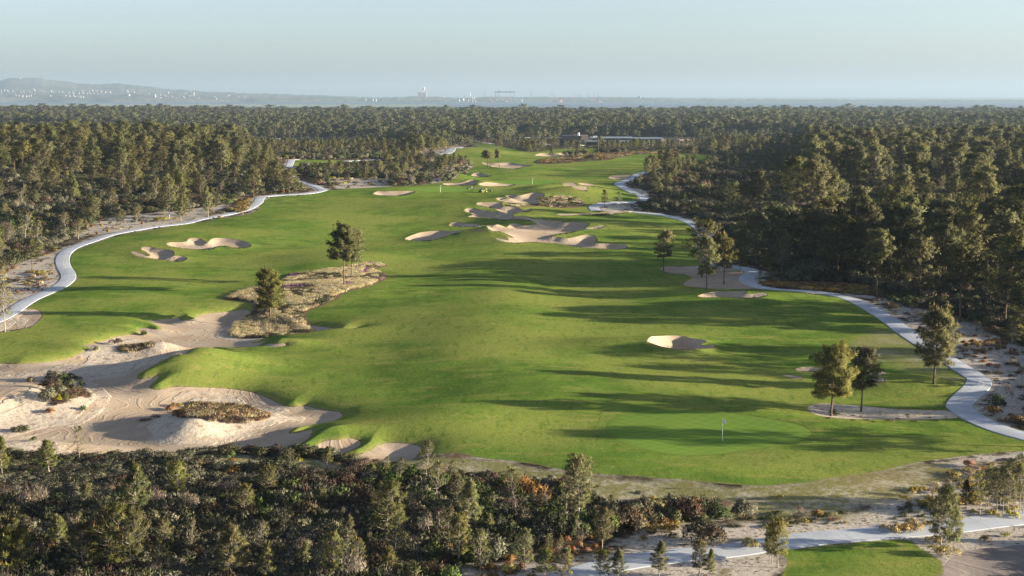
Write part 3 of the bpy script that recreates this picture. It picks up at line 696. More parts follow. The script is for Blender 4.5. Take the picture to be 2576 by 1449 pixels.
sink = np.where(gs > 0, np.minimum(sink, .25), sink)
bare = np.full(fx.shape, -10.0)
for P in BARE_P: bare = np.maximum(bare, sdf(fx, fy, P, 6))
bare = np.maximum(bare, np.where(Z['turf'] < 0, 1.0 - Z['path'] * .9, -10))
bare = np.maximum(bare, np.where((Z['turf'] < 0) & (Z['turf'] > -3) & (fy < 500), .3 + Z['turf'] * .5, -10))
dry = np.full(fx.shape, -10.0)
for P in DRY_P: dry = np.maximum(dry, sdf(fx, fy, P, 8))
rim = np.clip(np.minimum(-Z['bunk'], -Z['waste']), 0, 5)
rim = np.minimum(rim, np.clip(Z['turf'], 0, 5) + .25)
nr, nc = GX.shape
I = np.arange(nr * nc).reshape(nr, nc)
q = np.stack([I[:-1, :-1], I[:-1, 1:], I[1:, 1:], I[1:, :-1]], -1).reshape(-1, 4)
me = mesh_np('ground', np.stack([fx, fy, GH - sink], 1), q, [M['ground']], attrs={'turf': Z['turf'], 'bare': bare, 'dry': dry, 'heath': Z['heath'], 'rim': rim}, smooth_=True)
ground = link('ground', me, kind='structure', label='rolling golf course land with mown turf, white sand and scrub soil')

# ------------------------------------------------------------------ sand, greens and paths laid on the land
def patch(P, lift, spacing, extra=None):
    """triangulated sheet inside outline P following the land"""
    lo, hi = P.min(0), P.max(0)
    xs = np.arange(lo[0], hi[0], spacing); ys = np.arange(lo[1], hi[1], spacing)
    gx, gy = np.meshgrid(xs, ys); gx = gx + (np.arange(len(ys)) % 2)[:, None] * spacing / 2
    gx, gy = gx.ravel(), gy.ravel()
    s = sdf(gx, gy, P, 30)
    k = s > spacing * .45
    pts = np.concatenate([P, np.stack([gx[k], gy[k]], 1)])
    n = len(P)
    r = delaunay_2d_cdt([Vector(p) for p in pts], [], [list(range(n))], 1, 1e-4)
    v = np.array([(a.x, a.y) for a in r[0]]); f = np.array([t for t in r[2] if len(t) == 3], int)
    sv_ = sdf(v[:, 0], v[:, 1], P, 2)
    z = hfull(v[:, 0], v[:, 1]) + lift * smooth(0, .4, sv_) - .015 * (sv_ < .02)
    return np.stack([v[:, 0], v[:, 1], z], 1), f
def wildness(x, y):
    w = np.zeros(len(x))
    return w
WILD = [world_poly(V('G', [(1040, 260), (1100, 222), (1240, 185), (1330, 120), (1400, 55), (1800, 60), (2100, 170), (2240, 210), (2150, 262), (2000, 300), (1800, 325), (1560, 372), (1200, 368), (1080, 340)]), 1.0),
        world_poly(V('G', [(-400, 330), (-300, 260), (0, 180), (130, 120), (260, 75), (330, -10), (480, -60), (640, -60), (760, 20), (765, 60), (700, 140), (560, 230), (400, 270), (200, 320), (0, 360)]), 1.0),
        world_poly(V('G', [(-400, 380), (30, 385), (150, 372), (300, 390), (480, 450), (560, 480), (520, 560), (560, 620), (0, 620), (-400, 560)]), 1.0),
        world_poly(V('D', [(-400, 1060), (0, 1065), (330, 1055), (580, 1000), (640, 930), (850, 860), (1080, 830), (1280, 850), (1310, 890), (1230, 915), (1020, 945), (1230, 985), (1250, 1020), (1000, 1060), (860, 1080), (600, 1095), (0, 1105), (-400, 1130)]), 1.0),
        world_poly(V('D', [(1700, 735), (1900, 690), (2420, 780), (2380, 800), (2130, 820), (1980, 828), (1780, 822), (1670, 790)]), 1.0),
        world_poly(V('G', [(1100, 600), (1150, 540), (1560, 520), (2040, 548), (2100, 585)]), 1.0),
        world_poly(V('D', [(-300, 900), (0, 830), (120, 790), (200, 700), (230, 650), (60, 700), (-300, 820)]), 1.0),
        world_poly(V('I', [(940, 180), (2100, 180), (2100, 310), (940, 310)]), 1.0)]
def lay(name, P, mat, lift, spacing, label, edge=False):
    v, f = patch(P, lift, spacing)
    w = np.full(len(v), -3.0)
    for Q in WILD: w = np.maximum(w, sdf(v[:, 0], v[:, 1], Q, 3))
    at = {'wild': smooth(-1.2, 1.2, w)}
    if edge: at = {'edge': sdf(v[:, 0], v[:, 1], P, 5)}
    return link(name, mesh_np(name, v, f, [mat], attrs=at, smooth_=True), kind='structure', label=label)
lay('sand_waste', WASTE_P, M['sand'], .03, .42, 'wide raked sand waste with dunes winding through the left foreground')
for P, b in zip(BUNK_P, BUNK):
    d = np.median(P[:, 1])
    lay('sand_bunker', P, M['sand_dark'] if 'corner' in b[4] else M['sand'], .03, max(.35, d * .0022), b[4])
for P, g in zip(GREEN_P, GREENS):
    d = np.median(P[:, 1])
    lay('putting_green', P, M['green'], .02, max(.45, d * .002), g[1], True)
for L, p in zip(PATH_L, PATHS):
    T = np.gradient(L, axis=0); T /= np.linalg.norm(T, axis=1)[:, None] + 1e-9
    Nn = np.stack([-T[:, 1], T[:, 0]], 1)
    w = p[1] / 2
    offs = np.array([-w, -w, -w * .94, -w * .5, 0, w * .5, w * .94, w, w]); dz = np.array([-.25, -.02, .04, .07, .085, .07, .04, -.02, -.25])
    X = L[:, None, 0] + Nn[:, None, 0] * offs; Y = L[:, None, 1] + Nn[:, None, 1] * offs
    Zh = hgrid(X, Y) + dz + .02 + .00006 * Y
    al = np.concatenate([[0], np.cumsum(np.linalg.norm(np.diff(L, axis=0), axis=1))])
    k, n = X.shape; I = np.arange(k * n).reshape(k, n)
    q = np.stack([I[:-1, :-1], I[:-1, 1:], I[1:, 1:], I[1:, :-1]], -1).reshape(-1, 4)
    link('cart_path', mesh_np('cart_path', np.stack([X.ravel(), Y.ravel(), Zh.ravel()], 1), q, [M['path']], attrs={'along': np.repeat(al, n)}), kind='structure', label=p[2])

# ------------------------------------------------------------------ water, far shore and hills
WZ = -25.0
m = N('bay_water', .5, .3); m.col((.035, .07, .09)); m.bump(m.noise(.02, 4), .2, 1.0)
link('water', mesh_np('water', [(-34000, 3300, WZ), (34000, 3300, WZ), (34000, 46000, WZ), (-34000, 46000, WZ)], [(0, 1, 2, 3)], [m.m]), kind='structure', label='pale flat bay beyond the forest')
def at_far(vx, dist): return (vx - CX) / F_PX * dist
def z_far(vy, dist): return top_height(0, dist, vy)
m = N('far_land', .95, .1)
m.col(m.mix(m.step(m.noise(.0016, 5, .65), .42, .6), (.045, .062, .045), (.11, .11, .08)))
M_LAND = m.m
def land(name, dist0, dist1, prof, label, bump_, seed, mat):
    vx = np.arange(-700, 3300, 5.0)
    ys = np.linspace(0, 1, 9)
    ridge = np.array([z_far(v, dist1) for v in np.interp(vx, [p[0] for p in prof], [p[1] for p in prof])])
    ridge = np.maximum(ridge, WZ + 2) + bump_ * (vnoise(vx, vx * 0, 9, seed) - .4) + bump_ * .8 * (vnoise(vx, vx * 0, 26, seed + 1) - .5)
    V_, = [[]]
    for t in ys:
        d = dist0 + (dist1 - dist0) * t + 300 * (vnoise(vx, vx * 0 + t * 7, 60, seed + 2) - .5) * (1 if t < .5 else .3)
        z = (WZ - 1) + (ridge - WZ) * (smooth(0, 1, t) if bump_ > 8 else t ** .6) + (t > 0) * (t < 1) * bump_ * .6 * (vnoise(vx, vx * 0 + t * 900, 14, seed + 3) - .5)
        V_.append(np.stack([at_far(vx, d), d, z], 1))
    V_.append(V_[-1] + np.array([0, 900, 0]) * 1.0 + np.stack([0 * vx, 0 * vx, WZ - 3 - V_[-1][:, 2]], 1))
    n = len(vx); v = np.concatenate(V_); I = np.arange(len(v)).reshape(-1, n)
    q = np.stack([I[:-1, :-1], I[:-1, 1:], I[1:, 1:], I[1:, :-1]], -1).reshape(-1, 4)
    return link(name, mesh_np(name, v, q, [mat], smooth_=True), kind='structure', label=label)
land('hills', 12600, 15500, [(-700, 232), (-250, 222), (-60, 214), (0, 206), (18, 202), (40, 197), (60, 196), (100, 195.5), (118, 196), (135, 201), (180, 205), (210, 209), (255, 212), (310, 211), (350, 215), (400, 220), (450, 225), (520, 229), (640, 234), (760, 238), (900, 243), (1000, 247), (3300, 260)], 'hazy blue hill rising behind the far white town', 10, 4, M_LAND)
land('far_shore', 10900, 12400, [(-700, 240), (200, 234), (400, 234), (600, 240), (800, 243), (960, 246), (1040, 243), (1180, 246), (1250, 244), (1480, 244), (1600, 245), (1720, 247), (1850, 249), (2100, 250.5), (2400, 251), (3300, 252)], 'low wooded shore across the bay', 7, 9, M_LAND)
m = N('salt_marsh', .9, .2)
m.col(m.mix(m.step(m.noise(.004, 4, .6, m.scaled(m.pos(), (.3, 2.0, 1))), .42, .58), (.10, .13, .07), (.22, .24, .19)))
link('marsh', mesh_np('marsh', [(-3600, 6300, WZ + 1.2), (-700, 6300, WZ + 1.2), (-250, 7400, WZ + 1.2), (-500, 8300, WZ + 1.2), (-2600, 8600, WZ + 1.2), (-3900, 7600, WZ + 1.2)], [(0, 1, 2, 3, 4, 5)], [m.m]), kind='structure', label='flat pale green salt marsh at the near edge of the bay')
m = bpy.data.materials.new('haze'); m.use_nodes = True
m.node_tree.nodes.clear()
o_ = m.node_tree.nodes.new('ShaderNodeOutputMaterial'); pv = m.node_tree.nodes.new('ShaderNodeVolumePrincipled')
pv.inputs['Color'].default_value = (.30, .395, .495, 1); pv.inputs['Density'].default_value = 0.76e-4; pv.inputs['Anisotropy'].default_value = .15
m.node_tree.links.new(pv.outputs[0], o_.inputs['Volume'])
mb = MB(); mb.box((0, 23500, 155), (72000, 49000, 370))
HAZE = mb.mesh('haze', [m])
# ------------------------------------------------------------------ plants
def norm(a): return a / (np.linalg.norm(a, axis=-1, keepdims=True) + 1e-9)
def tufts(r, cen, dirs, n, L, W, spread, tone=None, nrm=None):
    """n narrow leaf or needle faces round each centre"""
    k = len(cen)
    c = np.repeat(cen, n, 0); d = norm(np.repeat(norm(dirs), n, 0) + spread * r.normal(size=(k * n, 3)))
    side = norm(np.cross(d, r.normal(size=(k * n, 3))))
    l = L * r.uniform(.6, 1.25, (k * n, 1)); w = W * r.uniform(.7, 1.3, (k * n, 1))
    c = c + d * l * .08
    v = np.stack([c - side * w / 2 + d * l * .25, c + side * w / 2 + d * l * .25, c + d * l + side * w * .1], 1).reshape(-1, 3)
    f = np.arange(k * n * 3).reshape(-1, 3)
    nv = norm(norm(np.repeat(dirs if nrm is None else nrm, n, 0)) + .45 * d)   # leaves shade with the clump they belong to
    g = np.cross(v[1::3] - v[0::3], v[2::3] - v[0::3]); fl = (g * nv).sum(1) < 0
    f[fl] = f[fl][:, ::-1]
    t = np.repeat(r.uniform(0, 1, k) if tone is None else tone, n) * .7 + r.uniform(0, .3, k * n)
    return v, f, np.repeat(t, 3), np.repeat(nv, 3, 0)
class Plant:
    def __init__(s): s.wood = MB(); s.v = []; s.f = []; s.t = []; s.m = []; s.nn = []; s.n = 0
    def leaf(s, a, mi=0):
        v, f, t, nv = a; s.nn.append(nv); s.v.append(v); s.f.append(f + s.n); s.t.append(t); s.m.append(np.full(len(f), mi)); s.n += len(v)
    def wood_normals(s):
        if not s.wood.v: return np.zeros((0, 3))
        v = np.concatenate(s.wood.v); nn = np.zeros_like(v)
        for f in s.wood.f:
            g = np.cross(v[f[1]] - v[f[0]], v[f[2]] - v[f[0]])
            for i in f: nn[i] += g
        return norm(nn)
    def meshes(s, bark, mats, name):
        cr = mesh_np(name, np.concatenate(s.v), np.concatenate(s.f), mats, np.concatenate(s.m), {'tone': np.concatenate(s.t)}, normals=np.concatenate(s.nn))
        return (s.wood.mesh('trunk', [bark], True) if s.wood.v else None), cr
    def joined(s, bark, mats):
        wv = np.concatenate(s.wood.v) if s.wood.v else np.zeros((0, 3)); cv = np.concatenate(s.v)
        wf = s.wood.f; cf = [tuple(f) for f in (np.concatenate(s.f) + len(wv))]
        mi = [0] * len(wf) + list(np.concatenate(s.m) + 1)
        return mesh_np('pine_shape', np.concatenate([wv, cv]), list(wf) + cf, [bark] + mats, mi, {'tone': np.concatenate([np.zeros(len(wv)), np.concatenate(s.t)])}, normals=np.concatenate([s.wood_normals(), np.concatenate(s.nn)]))
def candles(r, P, cen, L, W):
    k = len(cen)
    d = norm(np.array([0, 0, 1.0]) + .12 * r.normal(size=(k, 3))); l = L * r.uniform(.5, 1.3, (k, 1))
    th = np.arange(3) * 2.0944
    ring = np.stack([np.cos(th), np.sin(th), 0 * th], 1) * W / 2
    v = np.concatenate([cen[:, None] + ring[None], (cen + d * l)[:, None]], 1).reshape(-1, 3)
    f = np.concatenate([np.array([[0, 1, 3], [1, 2, 3], [2, 0, 3]]) + 4 * i for i in range(k)])
    nv = norm(v - np.repeat(cen, 4, 0) + [0, 0, 1e-3]); P.leaf((v, f, np.repeat(r.uniform(0, 1, k), 4), nv), 1)
def pine(seed, H, base, Rm, prof, nwh, nb, n, L, W, sub=4, cl=2, cr=.25, tr=.1, cand=0, stubs=0, bend=.3, up=(15, 60), fan=.55, lean=0.0, inner=.35, sub_tube=True, twig=.018):
    r = np.random.default_rng(seed); P = Plant()
    zz = np.linspace(0, 1, 9)
    bx = bend * np.cumsum(r.normal(size=9)) * .35 * zz + lean * zz ** 1.2 * H; by = bend * np.cumsum(r.normal(size=9)) * .35 * zz
    tp = np.stack([bx, by, zz * H * .97], 1); tp[0, 2] = -.25
    P.wood.tube(tp, tr * (1 - zz * .86) * np.where(zz == 0, 1.25, 1), 7)
    at = lambda z: np.array([np.interp(z, tp[:, 2], tp[:, 0]), np.interp(z, tp[:, 2], tp[:, 1]), z])
    C_, D_ = [], []; cand_p = []
    for k in range(nwh):
        t = (k + r.uniform(-.25, .25)) / max(nwh - 1, 1); t = min(max(t, 0), 1)
        z = H * (base + (1 - base) * t * .93)
        o = at(z); a0 = r.uniform(0, 6.28)
        for b in range(nb if t < .9 else 3):
            a = a0 + b * 6.283 / nb + r.uniform(-.4, .4)
            Lb = Rm * prof(t) * r.uniform(.62, 1.18)
            if Lb < .15: continue
            el = R(up[0] + (up[1] - up[0]) * t + r.uniform(-10, 10))
            h = np.array([math.cos(a), math.sin(a), 0])
            s = np.linspace(0, 1, 4)
            pts = o + h * (Lb * s * math.cos(el))[:, None] + np.array([0, 0, 1]) * (Lb * (s * math.sin(el) * .6 + s ** 2 * math.sin(el) * .5))[:, None]
            pts[1:3] += r.normal(size=(2, 3)) * .05 * Lb
            P.wood.tube(pts, np.linspace(tr * .32, tr * .07, 4) * (.6 + .5 * (1 - t)), 4, caps=False)
            bd = norm(pts[3] - pts[2])
            C_.append(pts[3]); D_.append(bd + [0, 0, .5]); cand_p.append(pts[3])
            for j in range(sub):
                q = inner + (1 - inner) * (j + r.uniform(0, .9)) / sub
                p = pts[0] + 0 * h
                i = min(int(q * 3), 2); p = pts[i] + (pts[i + 1] - pts[i]) * (q * 3 - i)
                sdv = np.array([-h[1], h[0], 0]) * (1 if j % 2 else -1)
                e = p + (sdv * r.uniform(.5, 1) + bd * .6 + np.array([0, 0, r.uniform(.15, .6)])) * Lb * fan * (1.15 - q) * r.uniform(.5, 1.1)
                if sub_tube: P.wood.tube([p, (p + e) / 2 + [0, 0, -.03], e], [twig, twig * .8, twig * .5], 3, caps=False)
                C_.append(e); D_.append(e - p + np.array([0, 0, .3 * np.linalg.norm(e - p)])); cand_p.append(e)
                if cl > 1:
                    C_.append((p + e) / 2); D_.append(e - p + np.array([0, 0, .2]))
    tip = at(H * .97); C_.append(tip); D_.append(np.array([0, 0, 1.0])); cand_p.append(tip)
    for k in range(stubs):
        z = H * r.uniform(.25, base + .05); o = at(z); a = r.uniform(0, 6.28); l = r.uniform(.4, 1.6)
        P.wood.tube([o, o + np.array([math.cos(a) * l * .6, math.sin(a) * l * .6, .05 * l]), o + np.array([math.cos(a) * l, math.sin(a) * l, .3 * l])], [tr * .22, tr * .16, tr * .06], 4, caps=False)
    cen = np.array(C_); di = np.array(D_)
    if cl > 0:
        m = max(cl - 1, 1) if cl > 1 else 1
        cen2 = np.concatenate([cen] + [cen + r.normal(size=cen.shape) * cr * [1, 1, .6] for _ in range(m)]); di2 = np.concatenate([di] * (m + 1))
        ax = np.stack([np.interp(cen2[:, 2], tp[:, 2], tp[:, 0]), np.interp(cen2[:, 2], tp[:, 2], tp[:, 1]), cen2[:, 2] - .25 * Rm], 1)
        P.leaf(tufts(r, cen2, di2, n, L, W, .62, nrm=norm(cen2 - ax) + .9 * norm(cen2 - np.tile(cen, (m + 1, 1)) + .15 * norm(di2))))
    if cand:
        cp = np.array(cand_p); w = cp[:, 2] / H; pr = (w - base) > r.uniform(-.1, .75, len(cp)) * (1 - base)
        cp = cp[pr][:]; cp = cp[r.permutation(len(cp))[:cand]]
        cp = np.concatenate([cp, cp[: len(cp) // 2] + r.normal(size=(len(cp) // 2, 3)) * [.07, .07, .02]]) + [0, 0, L * .35]
        candles(r, P, cp, .42 if L < .3 else .6, .062 if L < .3 else .085)
    return P
cone = lambda t: (1 - t) ** .75 * .95 + .08 if t > .12 else .75 + t * 2
oval = lambda t: math.sqrt(max(0, 1 - (t * 1.75 - .72) ** 2 * .85)) * .95 + .08
dome = lambda t: math.sqrt(max(0.02, 1 - (t - .25) ** 2 * 1.65))
flat = lambda t: 1.0 - .35 * t
PR = {}
def proto(key, H, *a, **k):
    P = pine(*a, **k); PR[key] = (P, H)
YM = [M['needle_young'], M['candle']]; MM = [M['needle'], M['candle']]; FM = [M['needle_far'], M['candle']]
# young foreground pines
for i in range(5): proto('y%d' % i, 6, 100 + i, 6, .22 + .05 * (i % 3), 1.75, cone if i % 2 else oval, 10, 5, 13, .29, .032, sub=5, cl=2, cr=.14, tr=.085, cand=60, stubs=6, up=(12, 62))
for i in range(3): proto('t%d' % i, 6.5, 120 + i, 6.5, .34 + .04 * i, 1.9, oval, 9, 5, 13, .32, .040, sub=5, cl=3, cr=.16, tr=.12, cand=60, stubs=3, up=(5, 60))
# slim see-through saplings
for i in range(4): proto('s%d' % i, 6, 130 + i, 6, .30 + .05 * i, 1.25, oval, 8, 4, 9, .26, .028, sub=4, cl=1, cr=.12, tr=.06, cand=22, stubs=8, up=(25, 65), twig=.014)
# full lone pines with shoots
for i in range(3): proto('p%d' % i, 8, 150 + i, 8, .32, 2.7, oval, 11, 6, 15, .40, .05, sub=6, cl=3, cr=.26, tr=.16, cand=190, stubs=2, up=(0, 60))
# tall mature pines
for i in range(6): proto('m%d' % i, 16, 170 + i, 16, (.48, .54, .42, .6, .5, .38)[i], (4.6, 4.0, 4.9, 3.9, 4.4, 4.3)[i], (dome, oval, dome, dome, oval, oval)[i], 9, 4, 12, .62, .13, sub=5, cl=3, cr=.5, tr=.22, stubs=7, up=(-2, 50), bend=.5, twig=.03)
# medium bushy pines
for i in range(4): proto('b%d' % i, 9, 190 + i, 9, (.28, .38, .33, .42)[i], 3.0, oval if i % 2 else dome, 9, 5, 11, .45, .07, sub=4, cl=2, cr=.3, tr=.13, stubs=4, up=(5, 58), bend=.35, twig=.022)
proto('u0', 11, 210, 11, .62, 4.6, flat, 4, 9, 14, .55, .12, sub=7, cl=4, cr=.5, tr=.42, up=(18, 30), fan=.7)
proto('l0', 13, 211, 13, .62, 2.9, dome, 6, 5, 11, .55, .10, sub=5, cl=4, cr=.45, tr=.38, up=(5, 50), lean=-.14)
# cheap ones for the far woods
for i in range(5): proto('f%d' % i, 15, 220 + i, 15, (.52, .42, .58, .38, .48)[i], (4.8, 4.6, 4.4, 5.0, 5.2)[i], (dome, oval, dome, oval, dome)[i], 5, 4, 6, 1.25, .42, sub=3, cl=2, cr=.9, tr=.22, up=(0, 45), sub_tube=False)
MATS = {'t': (M['bark'], YM), 'y': (M['bark_pale'], YM), 's': (M['bark_pale'], YM), 'p': (M['bark'], YM), 'm': (M['bark'], MM), 'b': (M['bark'], MM), 'u': (M['bark'], MM), 'l': (M['bark'], MM), 'f': (M['bark'], FM)}
def bush(seed, kind, n, r_, h, L, W, up=.7, lumps=5, twigs=3, spread=.5, leaf='b_'):
    r = np.random.default_rng(seed); P = Plant()
    lc = np.stack([r.normal(size=lumps) * r_ * .45, r.normal(size=lumps) * r_ * .45, r.uniform(.1, .45, lumps) * h], 1)
    lr = r.uniform(.4, .75, lumps) * r_
    k = r.integers(0, lumps, n); d = norm(r.normal(size=(n, 3)) + [0, 0, .25]); d[:, 2] = np.abs(d[:, 2])
    rad = r.uniform(.55, 1.0, (n, 1)) ** .6
    c = lc[k] + d * lr[k][:, None] * rad * [1, 1, h / r_ * .85]
    c[:, 2] = np.maximum(c[:, 2], .02)
    P.leaf(tufts(r, c, d * (1 - up) + np.array([0, 0, up]), 4, L, W, spread, r.uniform(0, 1, n) * .6 + .4 * r.uniform(0, 1, lumps)[k], nrm=d))
    for i in range(twigs):
        a = r.uniform(0, 6.28); q = lc[i % lumps] + [math.cos(a) * lr[i % lumps] * .7, math.sin(a) * lr[i % lumps] * .7, h * .5]
        P.wood.tube([(0, 0, -.1), (q + [0, 0, 0]) * .5, q], [.03, .02, .008], 3, caps=False)
    m = P.joined(M['bark'], [M[leaf + kind], M['candle']])
    m.name = 'shrub_shape'
    return m
def tuft_grass(seed, kind, n, r_, h, W):
    r = np.random.default_rng(seed); P = Plant()
    a = r.uniform(0, 6.28, n); q = np.sqrt(r.uniform(0, 1, n)) * r_
    c = np.stack([np.cos(a) * q, np.sin(a) * q, 0 * a], 1)
    P.leaf(tufts(r, c, np.stack([np.cos(a) * .25, np.sin(a) * .25, 1 + 0 * a], 1), 5, h, W, .22, nrm=np.stack([np.cos(a + r.normal(size=n)), np.sin(a + r.normal(size=n)), .7 + 0 * a], 1)))
    m = P.joined(M['bark'], [M['b_' + kind], M['candle']]); m.name = 'tuft_shape'
    return m
BP = {}
for k, kind in enumerate(['olive', 'grey', 'brown', 'green', 'dark']):
    for j in range(2): BP[kind + str(j)] = bush(300 + 10 * k + j, kind, 330, .85, 1.15, .17, .055, .55)
BP['rust0'] = bush(360, 'rust', 260, .6, .55, .16, .03, .7); BP['yellow0'] = bush(361, 'yellow', 260, .6, .6, .16, .03, .75)
BP['purple0'] = bush(362, 'purple', 260, .55, .5, .12, .05, .6); BP['twig0'] = bush(363, 'twig', 150, .8, 1.6, .3, .02, .85)
BP['brown_low'] = bush(364, 'brown', 240, .7, .32, .13, .035, .5); BP['olive_low'] = bush(365, 'olive', 240, .6, .4, .12, .035, .6)
BP['straw0'] = tuft_grass(370, 'straw', 60, .45, .5, .022); BP['straw1'] = tuft_grass(371, 'straw', 40, .6, .38, .022)
BP['rushes'] = tuft_grass(372, 'green', 70, .3, .75, .03); BP['russet'] = tuft_grass(373, 'rust', 50, .5, .35, .02); BP['dry_low'] = tuft_grass(374, 'brown', 50, .5, .3, .022)
MESH = {}
def tree_meshes(key):
    if key not in MESH:
        P, H = PR[key]; bk, ms = MATS[key[0]]
        MESH[key] = P.meshes(bk, ms, 'crown') + (H,)
    return MESH[key]
def scatter(name, keys, source, x, y, idx, scale, label, sink=0.0, wide=None, parent=None, z=None):
    """one object of uncountable plants"""
    col = bpy.data.collections.new(name + '_shapes')
    for i, k in enumerate(keys):
        o = bpy.data.objects.new('%s_%02d' % (name, i), source[k]); col.objects.link(o)
    n = len(x)
    if z is None: z = hgrid(x, y) - sink
    me = bpy.data.meshes.new(name); me.vertices.add(n)
    me.vertices.foreach_set('co', np.stack([x, y, z], 1).astype(np.float32).ravel())
    w = scale if wide is None else wide
    for k, tp, arr in (('idx', 'INT', idx.astype(np.int32)), ('rot', 'FLOAT', rng.uniform(0, 6.283, n)), ('sz', 'FLOAT', scale), ('sw', 'FLOAT', w)):
        a = me.attributes.new(k, tp, 'POINT'); a.data.foreach_set('value', np.asarray(arr, np.int32 if tp == 'INT' else np.float32))
    me.update()
    o = link(name, me, parent, kind='stuff', label=label)
    ng = bpy.data.node_groups.new(name, 'GeometryNodeTree')
    ng.interface.new_socket('Geometry', in_out='INPUT', socket_type='NodeSocketGeometry'); ng.interface.new_socket('Geometry', in_out='OUTPUT', socket_type='NodeSocketGeometry')
    nn = ng.nodes; gi = nn.new('NodeGroupInput'); go = nn.new('NodeGroupOutput'); ip = nn.new('GeometryNodeInstanceOnPoints'); ci = nn.new('GeometryNodeCollectionInfo')
    ci.inputs['Collection'].default_value = col; ci.inputs['Separate Children'].default_value = True; ci.inputs['Reset Children'].default_value = True
    ip.inputs['Pick Instance'].default_value = True
    def at(nm, t):
        a = nn.new('GeometryNodeInputNamedAttribute'); a.data_type = t; a.inputs['Name'].default_value = nm
        return a.outputs['Attribute']
    l = ng.links.new
    l(gi.outputs[0], ip.inputs['Points']); l(ci.outputs[0], ip.inputs['Instance']); l(at('idx', 'INT'), ip.inputs['Instance Index'])
    cx = nn.new('ShaderNodeCombineXYZ'); l(at('rot', 'FLOAT'), cx.inputs[2]); l(cx.outputs[0], ip.inputs['Rotation'])
    cs = nn.new('ShaderNodeCombineXYZ'); a = at('sw', 'FLOAT'); l(a, cs.inputs[0]); l(a, cs.inputs[1]); l(at('sz', 'FLOAT'), cs.inputs[2]); l(cs.outputs[0], ip.inputs['Scale'])
    l(ip.outputs[0], go.inputs[0])
    md = o.modifiers.new('scatter', 'NODES'); md.node_group = ng
    return o
def jitter(y0, y1, s, u0, u1, xr=0.0):
    """points about s(y) apart between two plan distances and two bearings"""
    X, Y = [], []; y = y0
    while y < y1:
        d = s(y); x = np.arange(u0 * y - (xr if u0 < 0 else 0), u1 * y + xr, d); X.append(x + rng.uniform(-.48, .48, len(x)) * d); Y.append(y + rng.uniform(-.48, .48, len(x)) * d); y += d
    return np.concatenate(X), np.concatenate(Y)
def to_photo(x, y, z):
    c, s = math.cos(PITCH), math.sin(PITCH)
    dz = z - CAMZ; f = y * c - dz * s
    return CX + x / f * F_PX, CY - (y * s + dz * c) / f * F_PX
def inside(vx, vy, poly):
    P = np.array(poly); r = np.zeros(len(vx), bool)
    for (ax, ay), (bx, by) in zip(P, np.roll(P, -1, 0)):
        if ay != by: r ^= ((ay > vy) != (by > vy)) & (vx < (bx - ax) * (vy - ay) / (by - ay) + ax)
    return r

